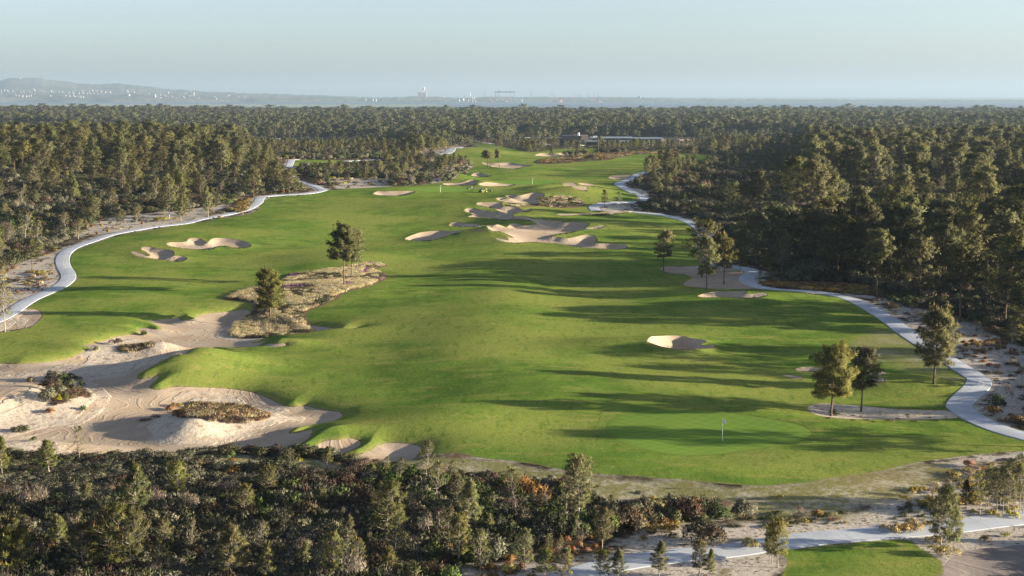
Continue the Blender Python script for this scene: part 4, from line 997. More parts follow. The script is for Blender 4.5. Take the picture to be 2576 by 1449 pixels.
# ---- pines picked out one by one: crop, foot x, foot y, top y, shape, width factor, label
ROW = {}
TR = [
    ('V', 2090, 1048, 886, 'p0', .98, 'broad full pine with orange shoots standing in the pale sandy strip'),
    ('V', 2166, 1036, 890, 't2', 1.0, 'slimmer pine just right of the broad one in the pale sandy strip'),
    ('V', 2349, 965, 796, 'p1', .82, 'lone dark pine with reddish shoots on the inside of the right path bend'),
    ('V', 866, 720, 578, 'u1', 1.0, 'taller forked looking pine of the pair on the heath island'),
    ('V', 884, 701, 588, 'b1', .9, 'rear pine of the pair on the heath island'),
    ('V', 680, 803, 690, 'p2', .95, 'pine on the near end of the heath island above the sand waste'),
    ('V', 1669, 682, 590, 't1', .95, 'small round headed pine alone on the right fairway edge'),
    ('F', 180, 488, 112, 't0', .85, 'front pine in the raked sand clearing'), ('F', 145, 396, 10, 'b3', 1.2, 'dark leaning pine at the back of the raked sand clearing'),
    ('F', 312, 450, 100, 't1', .9, 'right hand pine of three in the raked sand clearing'),
    ('B', 1980, 1082, 965, 'b0', .7, 'small dark pine left of two beside the far path loop'), ('B', 2095, 1092, 978, 's1', .9, 'small thin pine right of two beside the far path loop'),
    ('B', 1102, 790, 680, 'u0', 1.0, 'umbrella pine with a flat dark crown beside the far bunker'), ('B', 1190, 802, 664, 'l0', .8, 'leaning slender pine next to the umbrella pine'),
    ('B', 730, 932, 770, 'b1', .9, 'single pine beside the eroded dune left of the near flags'),
    ('B', 1945, 650, 560, 'b2', 1, 'pine in front of the clubhouse roof'), ('B', 1182, 655, 560, 'b0', 1, 'pine on the crest of the far fairway'),
    ('B', 1585, 735, 650, 'b3', .9, 'pine rising before the farthest bunker'), ('B', 965, 620, 556, 'b2', .9, 'small pine beside the far sandy track'),
    ('L', 1830, 522, 296, 'b1', 1.1, 'dark pine standing over the end of the far right fairway'), ('L', 1625, 600, 378, 'b2', 1.0, 'pine left of the dark one at the end of the far right fairway'),
    ('D', 38, 806, 446, 's0', 1.3, 'thin pine on the raked sand wedge at the left frame edge'),
    ('G', 600, 598, 335, 's1', .9, 'sapling in front of the white dune, taller of two'), ('G', 415, 582, 446, 's0', 1.2, 'wispy low sapling in front of the white dune'),
    ('G', 2180, 680, 506, 's2', 1.4, 'lone sapling on bare ground below the shaded sand waste'),
    ('G', 1015, 1052, 600, 'y1', 1.05, 'tall bright green pine standing out of the grey scrub at left'),
    ('I', 715, 1386, 1040, 'y2', .9, 'first pine of the trio by the near path'), ('I', 655, 1332, 1036, 'y3', .75, 'second pine of the trio by the near path'), ('I', 670, 1356, 1060, 'y0', .7, 'third pine of the trio by the near path'),
    ('I', 1942, 1272, 792, 'y4', .85, 'tall slim pine beside the near path with a bare lower trunk'), ('I', 2045, 1236, 900, 'y3', .85, 'shorter pine leaning beside the tall slim one at the near path'),
    ('I', 170, 1180, 985, 's1', 1.1, 'spindly sapling on the grey open ground'),
    ('I', 130, 1470, 1200, 'y2', .9, 'bushy young pine left of the near path'), ('I', 205, 1470, 1240, 'y1', .8, 'second bushy young pine left of the near path'),
    ('F', 2480, 975, 712, 's3', 1.2, 'pale twigged sapling at the right frame edge'),
]
def row(words, items):
    n = len(items); names = ['first', 'second', 'third', 'fourth', 'fifth', 'sixth', 'seventh', 'eighth', 'ninth', 'tenth', 'eleventh', 'twelfth', 'thirteenth', 'fourteenth', 'fifteenth', 'sixteenth', 'seventeenth', 'eighteenth', 'nineteenth', 'twentieth']
    items = sorted(items, key=lambda t: V(t[0], [(t[1], t[2])])[0][0])
    for i, t in enumerate(items):
        kind = {'y': 'bushy young pine', 's': 'thin see-through pine', 'p': 'full pine', 'b': 'rounded pine', 'm': 'tall bare trunked pine'}[t[4][0]]
        where = 'leftmost' if i == 0 else 'rightmost' if i == n - 1 else names[i] + ' from the left'
        TR.append(tuple(t) + ('%s %s %s' % (kind, where, words),))
row('cut by the bottom edge', [('G', 640, 1490, 1085, 'y0', 1.2), ('G', 842, 1490, 940, 'y4', 1.1), ('G', 990, 1490, 985, 'y2', 1.05), ('G', 1735, 1490, 1062, 'y1', 1.25), ('G', 2010, 1500, 1180, 'y3', .9),
    ('G', 160, 1480, 1060, 'y1', 1.2), ('G', 1190, 1480, 1180, 's1', 1.2), ('G', 2430, 1480, 1200, 's0', 1.1), ('G', 2505, 1490, 1140, 'y0', .85), ('G', 345, 1490, 1250, 's2', .7), ('H', 365, 1480, 1215, 'y3', 1.3),
    ('H', 150, 1490, 1170, 's3', 1.1), ('H', 1530, 1490, 1262, 'y2', 1.2), ('H', 1680, 1490, 1256, 'y0', 1.1), ('H', 1975, 1480, 1262, 'y4', 1.2), ('H', 2085, 1490, 1240, 'y3', 1.0), ('H', 2392, 1470, 1180, 'y1', 1.0), ('G', 1290, 1490, 1300, 's3', 1.0), ('G', 50, 1500, 1050, 'y3', 1.2)])
row('in the second row above the bottom', [('G', 455, 1330, 985, 'y3', 1.0), ('G', 1950, 1310, 1040, 's0', 1.5), ('G', 1440, 1330, 1030, 's2', .9), ('G', 2290, 1400, 1190, 'y1', 1.0), ('G', 100, 1300, 1040, 'y0', 1.1), ('G', 1240, 1290, 1045, 'y4', 1.1),
    ('H', 880, 1385, 1010, 'y2', .95), ('H', 802, 1350, 950, 's1', .9), ('H', 1040, 1310, 1100, 's0', 1.0), ('H', 1380, 1400, 1118, 'y0', .9), ('H', 1560, 1300, 1140, 's2', 1.1), ('H', 1645, 1310, 1150, 's1', .9), ('H', 1962, 1250, 960, 'y4', 1.0), ('H', 205, 1235, 1090, 's3', .9), ('H', 480, 1285, 1135, 's2', .9), ('H', 52, 1250, 985, 'y1', 1.0), ('G', 620, 1260, 990, 's0', 1.1)])
row('amid the foreground thicket', [('G', 1850, 1060, 782, 'y0', 1.1), ('G', 2140, 1200, 890, 's1', 1.1), ('G', 2238, 1060, 870, 's0', .9), ('G', 1590, 1110, 965, 'y3', 1.0), ('G', 650, 960, 765, 'y2', 1.0), ('H', 345, 1210, 765, 'y4', 1.1), ('H', 500, 1035, 800, 's0', 1.2), ('H', 965, 1125, 720, 'y1', .95), ('H', 880, 960, 700, 'y0', .95),
    ('H', 1115, 1195, 970, 'y3', 1.1), ('H', 1690, 1020, 692, 's2', 1.0), ('H', 1795, 1085, 592, 'y2', .95), ('H', 2025, 960, 842, 'y0', .9), ('H', 1305, 1000, 645, 's3', 1.25), ('H', 250, 1010, 800, 's1', 1.2), ('H', 715, 920, 600, 's2', 1.1), ('G', 2420, 1010, 800, 'y2', 1.0)])
row('topping the foreground thicket', [('H', 645, 800, 440, 's1', 1.05), ('H', 440, 810, 570, 's0', .9), ('H', 238, 720, 590, 'y3', 1.3), ('H', 340, 700, 553, 's2', .9), ('H', 820, 790, 590, 's3', 1.2), ('H', 930, 760, 590, 's0', .9), ('G', 20, 720, 390, 'y1', .7)])
row('in the grove of thin pale trunks', [('I', 2238, 1002, 700, 's0', 1.0), ('I', 2282, 985, 660, 's3', 1.0), ('I', 2330, 990, 690, 's2', .9), ('I', 2365, 970, 640, 's1', 1.0), ('I', 2412, 985, 660, 's0', 1.0), ('I', 2450, 960, 590, 's3', .9), ('I', 2462, 1000, 690, 's2', 1.1), ('I', 2500, 985, 640, 's1', 1.0), ('I', 2535, 970, 560, 's0', 1.0), ('I', 2565, 985, 620, 's3', 1.0), ('I', 2300, 930, 650, 's1', 1.0), ('I', 2390, 930, 630, 's2', 1.0), ('I', 2475, 930, 600, 's0', 1.0), ('I', 2140, 960, 720, 'y1', .8)])
row('edging the right wood', [('C', 830, 1190, 745, 'm4', 1.0), ('C', 985, 1262, 770, 'm0', 1.0), ('C', 555, 1240, 842, 'm3', .8), ('C', 470, 1232, 925, 'b1', 1.1), ('C', 1105, 1240, 860, 'm5', .9), ('C', 1320, 1405, 965, 'm3', .9), ('C', 1525, 1295, 955, 'm2', 1.2), ('C', 1650, 1180, 870, 'm1', .9), ('C', 1803, 1150, 880, 'm4', 1), ('C', 2180, 1295, 905, 'm5', .9), ('C', 2265, 1322, 850, 'm0', 1.05)])
row('by the path before the right wood', [('F', 1890, 240, -210, 'm2', 1.25), ('F', 1445, 205, -140, 'm3', .8), ('F', 2082, 470, -30, 'b3', 1.2), ('F', 2490, 390, -260, 'm0', 1.1), ('F', 1655, 192, -60, 's2', .8), ('F', 432, 358, 60, 'b1', .75), ('F', 745, 370, 60, 'y0', .8), ('F', 560, 310, -60, 'b0', 1.1), ('F', 640, 400, 230, 'b2', .7), ('F', 1110, 400, 60, 'b3', 1.0), ('F', 1515, 330, 160, 's3', 1.0), ('F', 1620, 420, 190, 'b0', 1.0), ('F', 1850, 500, 290, 'y2', 1.0), ('F', 960, 300, 90, 'b1', 1.0), ('F', 2480, 620, 380, 's3', .9), ('F', 260, 360, 70, 'y1', 1.1)])
row('along the front of the left wood', [('A', 265, 942, 690, 'b0', 1.1), ('A', 410, 1052, 815, 'b1', 1.0), ('A', 565, 1055, 885, 'y1', 1.0), ('A', 650, 1010, 888, 's0', 1.2), ('A', 925, 1000, 832, 's2', 1.1), ('A', 1035, 1012, 790, 'y2', 1.2), ('A', 845, 1010, 815, 's3', 1.1), ('A', 1275, 1175, 900, 'y4', 1.0), ('A', 1370, 1152, 880, 'b3', .8), ('A', 1567, 1162, 930, 'y1', .8), ('A', 1910, 1012, 815, 'b0', 1.1), ('A', 1175, 1050, 880, 's1', 1.2)])
row('in the scrub beside the left path', [('A', 190, 1385, 1130, 's0', 1.6), ('A', 282, 1372, 1200, 's2', 1.4), ('A', 700, 1205, 1010, 'b2', 1.0), ('A', 805, 1142, 1030, 's1', 1.2), ('A', 490, 1290, 1130, 's3', 1.4), ('A', 590, 1330, 1180, 's0', 1.6), ('A', 165, 1110, 960, 's1', 1.4), ('A', 60, 1400, 1230, 's3', 1.4), ('D', 30, 440, 300, 's1', 1)])
PR['u1'] = (pine(212, 10, .5, 3.0, dome, 7, 5, 17, .42, .07, sub=6, cl=4, cr=.3, tr=.15, cand=40, up=(10, 55)), 10); MATS['u1'] = MATS['y']
def place_tree(key, x, y, h, wf, label, group=None, rot=None, z=None):
    tm, cm, H = tree_meshes(key)
    s = h / H
    o = bpy.data.objects.new('pine_tree', None); C.objects.link(o); o.empty_display_size = .5
    if z is None: z = float(hgrid(np.array([x]), np.array([y]))[0])
    o.location = (x, y, z - .05)
    o.rotation_euler = (0, 0, rot if rot is not None else rng.uniform(0, 6.28)); o.scale = (s * wf, s * wf, s)
    o['label'] = label; o['category'] = 'tree'
    if group: o['group'] = group
    for nm, me in (('trunk', tm), ('crown', cm)):
        c = bpy.data.objects.new(nm, me); C.objects.link(c); c.parent = o
    return o
tv = np.array([V(t[0], [(t[1], t[2])])[0] for t in TR])
tx, ty = project(tv, hgrid)
for i, t in enumerate(TR):
    top = V(t[0], [(t[1], t[3])])[0][1]
    zg = float(hgrid(tx[i:i + 1], ty[i:i + 1])[0])
    h = float(top_height(0, ty[i], top)) - zg
    place_tree(t[4], float(tx[i]), float(ty[i]), h, t[5], t[6], rot=(0 if t[4] == 'l0' else None), z=zg, group=None)
N_NAMED = len(TR)

# ---- the woods
SPARSE = [V('B', [(2130, 880), (2620, 860), (2620, 1220), (2150, 1130)]), V('C', [(60, 780), (330, 720), (700, 730), (900, 740), (960, 900), (900, 1000), (560, 990), (200, 1000), (60, 900)]),
          V('B', [(0, 770), (300, 760), (640, 720), (980, 780), (760, 950), (0, 965)]), V('B', [(1480, 690), (2300, 660), (2300, 700), (1700, 770), (1480, 770)]),
          V('B', [(1300, 560), (2571, 560), (2571, 700), (1900, 650), (1300, 660), (1200, 640)]), V('C', [(0, 560), (900, 560), (960, 700), (300, 720), (0, 690)]),
          V('F', [(400, 300), (1500, 400), (2700, 450), (2700, 1449), (2200, 1449)]), V('A', [(-600, 1449), (-600, 1150), (300, 1050), (900, 1100), (1700, 1000), (1900, 1000), (1900, 1100), (600, 1449)]), V('D', [(-900, 0), (700, 0), (500, 300), (0, 760), (-900, 1100)]),
          V('B', [(0, 640), (450, 640), (500, 730), (0, 750)])]
NONE = [V('B', [(1860, 1030), (2330, 1030), (2330, 1175), (1860, 1175)]), V('I', [(-800, 500), (3600, 500), (3600, 1700), (-800, 1700)]), V('H', [(0, 500), (3000, 500), (3000, 1100), (1800, 1000), (900, 600), (0, 700)]), V('L', [(100, 175), (1900, 175), (1900, 262), (100, 262)])]
sp = lambda y: 5.6 if y < 600 else 5.6 + (y - 600) * .0028
X, Y = jitter(95, 3350, sp, -.44, .44)
x2, y2 = jitter(95, 900, lambda y: 6.5, .44, .60, 60)
k = x2 > .44 * y2; X = np.concatenate([X, x2[k]]); Y = np.concatenate([Y, y2[k]])
Zg = hgrid(X, Y); vx, vy = to_photo(X, Y, Zg)
near = Y < 1100
z_ = {k: np.full(len(X), -25.0) for k in ('turf', 'waste', 'heath', 'path', 'bunk')}; z_['path'] = np.full(len(X), 15.0)
zn = zones(X[near], Y[near])
for k in z_: z_[k][near] = zn[k]
ok = (z_['turf'] < -2.2) & (z_['waste'] < -3) & (z_['heath'] < -1) & (z_['path'] > 2.0) & (z_['bunk'] < -2)
den = np.ones(len(X))
den *= np.where(vy > 1140, .30, 1)
for P in SPARSE:
    m_ = inside(vx, vy, P); den[m_] *= .22
OPEN = [(V('C', [(330, 900), (900, 980), (1500, 900), (2700, 800), (2700, 1449), (0, 1449), (0, 1000)]), .17), (V('F', [(0, -50), (2700, -50), (2700, 330), (400, 300), (0, 340)]), .11), (V('C', [(1100, 640), (2700, 600), (2700, 800), (1500, 900), (900, 980)]), .55), (V('L', [(-200, 255), (2000, 255), (2000, 400), (700, 420), (-200, 420)]), .5),
        (V('A', [(-600, 850), (1000, 780), (2000, 850), (2100, 1000), (1700, 1100), (-600, 1449)]), .26), (V('A', [(-600, 600), (2000, 620), (2000, 850), (1000, 780), (-600, 850)]), .68), (V('A', [(2000, 730), (2571, 700), (2571, 1000), (2300, 1000), (2000, 900)]), .2), (V('B', [(-330, 700), (300, 690), (330, 850), (-330, 880)]), .25), (V('A', [(1900, 560), (2571, 560), (2571, 740), (2100, 740)]), .4)]
for P, w_ in OPEN: m_ = inside(vx, vy, P); den[m_] *= w_
for P in NONE: den[inside(vx, vy, P)] = 0
den[(vx > 2650) & (Y < 480)] = .12
den *= np.where((Y > 200) & (Y < 900), .75 + .5 * vnoise(X, Y, 45, 21), 1)
den[(vnoise(X, Y, 160, 22) > .72) & (Y > 1000)] *= .45
ok &= rng.uniform(0, 1, len(X)) < den
for i in range(N_NAMED): ok &= (X - tx[i]) ** 2 + (Y - ty[i]) ** 2 > 4
X, Y, Zg, vx, vy, tf = X[ok], Y[ok], Zg[ok], vx[ok], vy[ok], z_['turf'][ok]
pdz = z_['path'][ok]
n = len(X); right = X > .02 * Y
hgt = np.where(right, np.where(Y < 340, 13.0, 10.8), 10.0) + 3.5 * (vnoise(X, Y, 60, 31) - .5) + rng.normal(size=n) * 1.4
edge = smooth(2, 28, -tf) * smooth(2, 15, pdz)
hgt *= np.where(right, .86 + .14 * edge, .62 + .38 * edge)
young = rng.uniform(0, 1, n) < np.where(Y < 170, 1, np.where(Y < 700, np.where(right, .18, .20 + .4 * (1 - edge)), .0))
hgt = np.where(young, rng.uniform(4, 7.5, n), hgt)
cent = (Y > 450) & (Y < 1000) & (np.abs(X / Y) < .2)
hgt = np.where(cent & ~young, hgt * .8, hgt)
for P in SPARSE[:6]: m_ = inside(vx, vy, P); hgt[m_] = np.minimum(hgt[m_], rng.uniform(4.5, 9, m_.sum()))
CAP = [(V('A', [(1850, 590), (2700, 590), (2700, 740), (1900, 740)]), 5.0), (V('B', [(-200, 590), (500, 590), (500, 740), (-200, 740)]), 6.0), (V('A', [(-600, 900), (1900, 860), (1900, 1150), (-600, 1449)]), 6.5), (V('A', [(2050, 730), (2571, 730), (2571, 1000), (2300, 1000), (2100, 900)]), 5.0), (V('B', [(2130, 880), (2620, 860), (2620, 1220), (2150, 1130)]), 5.0), (V('C', [(-60, 690), (900, 690), (960, 900), (620, 960), (-60, 960)]), 4.5), (V('C', [(-80, 940), (620, 900), (760, 1000), (740, 1330), (-80, 1330)]), 7.5), (V('L', [(-300, 240), (2100, 240), (2100, 440), (-300, 440)]), 6.0), (V('B', [(-300, 740), (900, 700), (1000, 800), (800, 960), (-300, 980)]), 5.0)]
for P, c_ in CAP: m_ = inside(vx, vy, P); hgt[m_] = np.minimum(hgt[m_], c_ * rng.uniform(.6, 1.05, m_.sum()))
hgt = np.where(Y < 150, rng.uniform(2.0, 4.0, n), hgt)
hgt = np.where(Y > 1500, 11.5 + 4.0 * vnoise(X, Y, 90, 41) + rng.normal(size=n) * 1.6, hgt)
bigt = (Y > 2600) & (rng.uniform(0, 1, n) < .04); hgt[bigt] *= 1.3
key = np.where(Y > 900, rng.integers(0, 5, n) + 20, np.where(young, rng.integers(0, 9, n), np.where(hgt > 10.5, rng.integers(10, 16, n), rng.integers(16, 20, n))))
KEYS = ['y0', 'y1', 'y2', 'y3', 'y4', 's0', 's1', 's2', 's3', 'p0', 'm0', 'm1', 'm2', 'm3', 'm4', 'm5', 'b0', 'b1', 'b2', 'b3', 'f0', 'f1', 'f2', 'f3', 'f4']
infr = (vx > -20) & (vx < 2596) & (vy < 1500)
size = np.where(infr, hgt * np.where(key < 9, .7, 1) / Y, 0)
order = np.argsort(-size); pick = order[: 300 - N_NAMED]
GR = {'fg': ('young pine', 'inside the foreground thicket', 'young pines filling the foreground thicket'),
      'r': ('tall bare trunked pine', 'within the right wood', 'tall pines inside the right wood'), 'rb': ('rounded half grown pine', 'within the right wood', 'half grown pines inside the right wood'),
      'ry': ('low young pine', 'under the right wood', 'low young pines under the right wood'), 'l': ('tall bare trunked pine', 'within the left wood', 'tall pines inside the left wood'),
      'lb': ('rounded half grown pine', 'within the left wood', 'half grown pines inside the left wood'), 'ly': ('low young pine', 'under the left wood', 'low young pines inside the left wood')}
NTH = ['first', 'second', 'third', 'fourth', 'fifth', 'sixth', 'seventh', 'eighth', 'ninth', 'tenth', 'eleventh', 'twelfth', 'thirteenth', 'fourteenth', 'fifteenth']
byg = {}
for i in pick:
    kk = KEYS[key[i]]
    g = 'fg' if Y[i] < 170 else ('r' if X[i] > 0 else 'l') + ('' if kk[0] == 'm' else 'b' if kk[0] == 'b' else 'y')
    byg.setdefault(g, []).append(i)
for g, L_ in byg.items():
    L_ = sorted(L_, key=lambda i: Y[i]); per = 12
    for rk in range(0, len(L_), per):
        rw = sorted(L_[rk:rk + per], key=lambda i: vx[i])
        for j, i in enumerate(rw):
            kk = KEYS[key[i]]
            rank = '' if len(L_) <= per else (' in nearest rank' if rk == 0 else ' in %s rank' % NTH[rk // per])
            lab = '%s %s from left%s %s' % (GR[g][0], NTH[j], rank, GR[g][1])
            place_tree(kk, float(X[i]), float(Y[i]), float(hgt[i]), float(rng.uniform(.9, 1.2)), lab, GR[g][2], z=float(Zg[i]))
for q_, (ox, oy, oh) in enumerate(((73, 129, 12), (90, 143, 13), (84, 163, 12))):
    place_tree('m%d' % q_, float(ox), float(oy), float(oh), 1.1, 'pine standing right of the frame, %s from the near path' % NTH[q_])
rest = np.ones(n, bool); rest[pick] = False
JO = {}
for k in KEYS:
    P, H = PR[k]; JO[k] = P.joined(*MATS[k[0]])
Hk = np.array([PR[k][1] for k in KEYS], float)
s_ = hgt / Hk[key]; w_ = s_ * rng.uniform(.9, 1.25, n) * np.where(Y > 1000, 1.05 + (Y - 1000) * .00018, 1)
for nm, m_, lab in (('near_woods', rest & (Y <= 900), 'pines of the middle distance woods too many to count'), ('far_woods', rest & (Y > 900), 'blue green pine forest stretching to the bay')):
    scatter(nm, KEYS, JO, X[m_], Y[m_], key[m_], s_[m_], lab, .05, w_[m_])
print('trees', n, 'named', N_NAMED)

# ---- scrub and ground plants
def spb(y): return .78 if y < 150 else .78 + (y - 150) * .0052
bx, by = jitter(88, 1150, spb, -.46, .47)
b2x, b2y = jitter(66, 300, lambda y: 1.5, -.62, .66); k = (np.abs(b2x / b2y - .005) > .46) | (b2y < 88); bx = np.concatenate([bx, b2x[k]]); by = np.concatenate([by, b2y[k]])
bz = hgrid(bx, by); bvx, bvy = to_photo(bx, by, bz)
q = zones(bx, by)
ok = (q['turf'] < -.6) & (q['waste'] < -.6) & (q['heath'] < 0) & (q['path'] > .5) & (q['bunk'] < -.5)
bb = np.full(len(bx), -10.0)
for P in BARE_P: bb = np.maximum(bb, sdf(bx, by, P, 6))
bb = np.maximum(bb, np.where(q['path'] < 5, 2.5 - q['path'] * .5, -10))
dd = np.full(len(bx), -10.0)
for P in DRY_P: dd = np.maximum(dd, sdf(bx, by, P, 6))
den = np.where(vnoise(bx, by, 7, 51) > .3, .9, .42)
den = np.where(bb > 0, .16 + .6 * smooth(.52, .75, vnoise(bx, by, 5, 52)), den)
den = np.where(bb > 3, den * .8, den)
den = np.where(dd > 0, .03, den); den = np.where((q['turf'] > -4) & (bvy > 1120) & (bvx > 900), .02, den)
den = np.where((bvy > 1150) & (bb < -1) & (dd < 0), 1.0, den)
# thickets traced from the photograph inside the open right-hand corner
TH = [V('I', [(1560, 1020), (1640, 930), (1800, 890), (1900, 900), (2150, 1000), (2200, 1060), (2000, 1100), (1700, 1100)]), V('I', [(2000, 900), (2100, 700), (2200, 600), (2571, 560), (3200, 540), (3200, 980), (2571, 1000), (2250, 1000)]), V('I', [(20, 1230), (90, 1150), (300, 1140), (340, 1250), (200, 1290), (60, 1280)])]
for P in TH: den[inside(bvx, bvy, P)] = .95
ok &= rng.uniform(0, 1, len(bx)) < den
bx, by, bz, bvx, bvy, bb, dd = [a[ok] for a in (bx, by, bz, bvx, bvy, bb, dd)]; pth = q['path'][ok]; trf = q['turf'][ok]
BK = ['olive0', 'olive1', 'grey0', 'grey1', 'brown0', 'brown1', 'green0', 'green1', 'dark0', 'dark1', 'rust0', 'yellow0', 'twig0', 'brown_low', 'olive_low', 'straw0', 'dry_low', 'russet']
n = len(bx); u = rng.uniform(0, 1, n); nz = vnoise(bx, by, 11, 61); nz2 = vnoise(bx, by, 17, 62)
fam = np.where(nz < .36, 2, np.where(nz < .56, 0, np.where(nz < .64, 4, np.where(nz < .8, 6, 8)))) + rng.integers(0, 2, n)
fam = np.where(u < .25, rng.integers(0, 10, n), fam); fam = np.where(u > .985, 12, fam)
fam = np.where((u > .3) & (u < .5) & (bx > 0) & (by > 200), rng.integers(8, 10, n), fam)
fam = np.where((bvy > 1180) & (u > .28) & (u < .60), rng.integers(2, 4, n), fam)
open_ = (bb > 0) | (dd > 0)
fam = np.where(open_, np.where(nz2 < .35, 10, np.where(nz2 < .6, 13, np.where(nz2 < .75, 11, 14))), fam)
fam = np.where(open_ & (u < .4), rng.integers(10, 18, n), fam)
sc_ = rng.uniform(.7, 1.5, n) * np.where(open_, .65, 1.0) * (spb(150) if False else 1) * np.where(by > 150, 1 + (by - 150) * .0028, 1)
sc_ = np.minimum(sc_, 3.6); sz_ = np.minimum(sc_, 2.2) * (.55 + .9 * vnoise(bx, by, 6, 66))
sz_ = np.where(by > 750, np.minimum(sz_, 1.25), sz_)
sz_ = np.where((bvy > 1130) & (bvy < 1215), sz_ * .6, sz_)
small = (trf > -2.5) | (pth < 2.0); sc_ = np.where(small, sc_ * .6, sc_); sz_ = np.where(small, sz_ * .6, sz_)
BPm = dict(BP)
scatter('scrub', BK, BPm, bx, by, fam, sz_, 'low heath scrub of grey, olive, brown and rusty bushes', .05, sc_)
print('bushes', n)
# heath floors inside the course
for i, P in enumerate(HEATH_P):
    kind = HEATHS[i][1]; d = np.median(P[:, 1]); s = .34 if d < 260 else .34 + (d - 260) * .004
    lo, hi = P.min(0), P.max(0)
    hx, hy = np.meshgrid(np.arange(lo[0], hi[0], s), np.arange(lo[1], hi[1], s)); hx = hx.ravel() + rng.uniform(-.5, .5, hx.size) * s; hy = hy.ravel() + rng.uniform(-.5, .5, hy.size) * s
    ins_ = sdf(hx, hy, P, 3); k = ins_ > .15
    nzh = vnoise(hx, hy, 3.5, 71 + i); k &= rng.uniform(0, 1, len(hx)) < {'grass': .8, 'brown': .8, 'shrub': .35, 'mix': .45, 'rust': .8}[kind]
    hx, hy, nzh = hx[k], hy[k], nzh[k]; u = rng.uniform(0, 1, len(hx)); nz3 = vnoise(hx, hy, 6, 91)
    kk = ['straw0', 'straw1', 'brown_low', 'olive_low', 'purple0', 'dry_low', 'russet', 'rust0', 'yellow0']
    if kind == 'grass':
        f_ = np.where((nz3 > .5) | (u < .15), rng.integers(0, 2, len(hx)), np.where(u < .5, 2, np.where(u < .8, 3, 5)))
        f_ = np.where((vnoise(hx, hy, 2.6, 95) > .80) & (hy > np.quantile(hy, .45)), 4, f_)
    elif kind == 'brown': f_ = np.where(u < .42, 5, np.where(u < .7, 6, np.where(u < .88, 1, 2)))
    elif kind == 'rust': f_ = np.where(u < .35, 6, np.where(u < .45, 7, np.where(u < .52, 8, np.where(u < .7, 2, np.where(u < .85, 1, 3)))))
    elif kind == 'shrub': f_ = np.where(u < .5, 2, np.where(u < .8, 5, 6))
    else: f_ = np.where(u < .2, 5, np.where(u < .4, 3, np.where(u < .88, 1, 2)))
    ss = rng.uniform(.6, 1.15, len(hx)) * (1 if d < 260 else 1 + (d - 260) * .006)
    ss = np.where(f_ == 4, ss * .8, ss)
    scatter('heath_plants', kk, BPm, hx, hy, f_, np.minimum(ss, 1.6), 'heath ground cover, ' + {'grass': 'pale grass tufts with purple heather on the island', 'brown': 'dry russet grasses', 'shrub': 'russet stubble on a sandy mound', 'mix': 'mixed dry grass on a dune bank', 'rust': 'rust coloured low heath'}[kind], .03, ss)
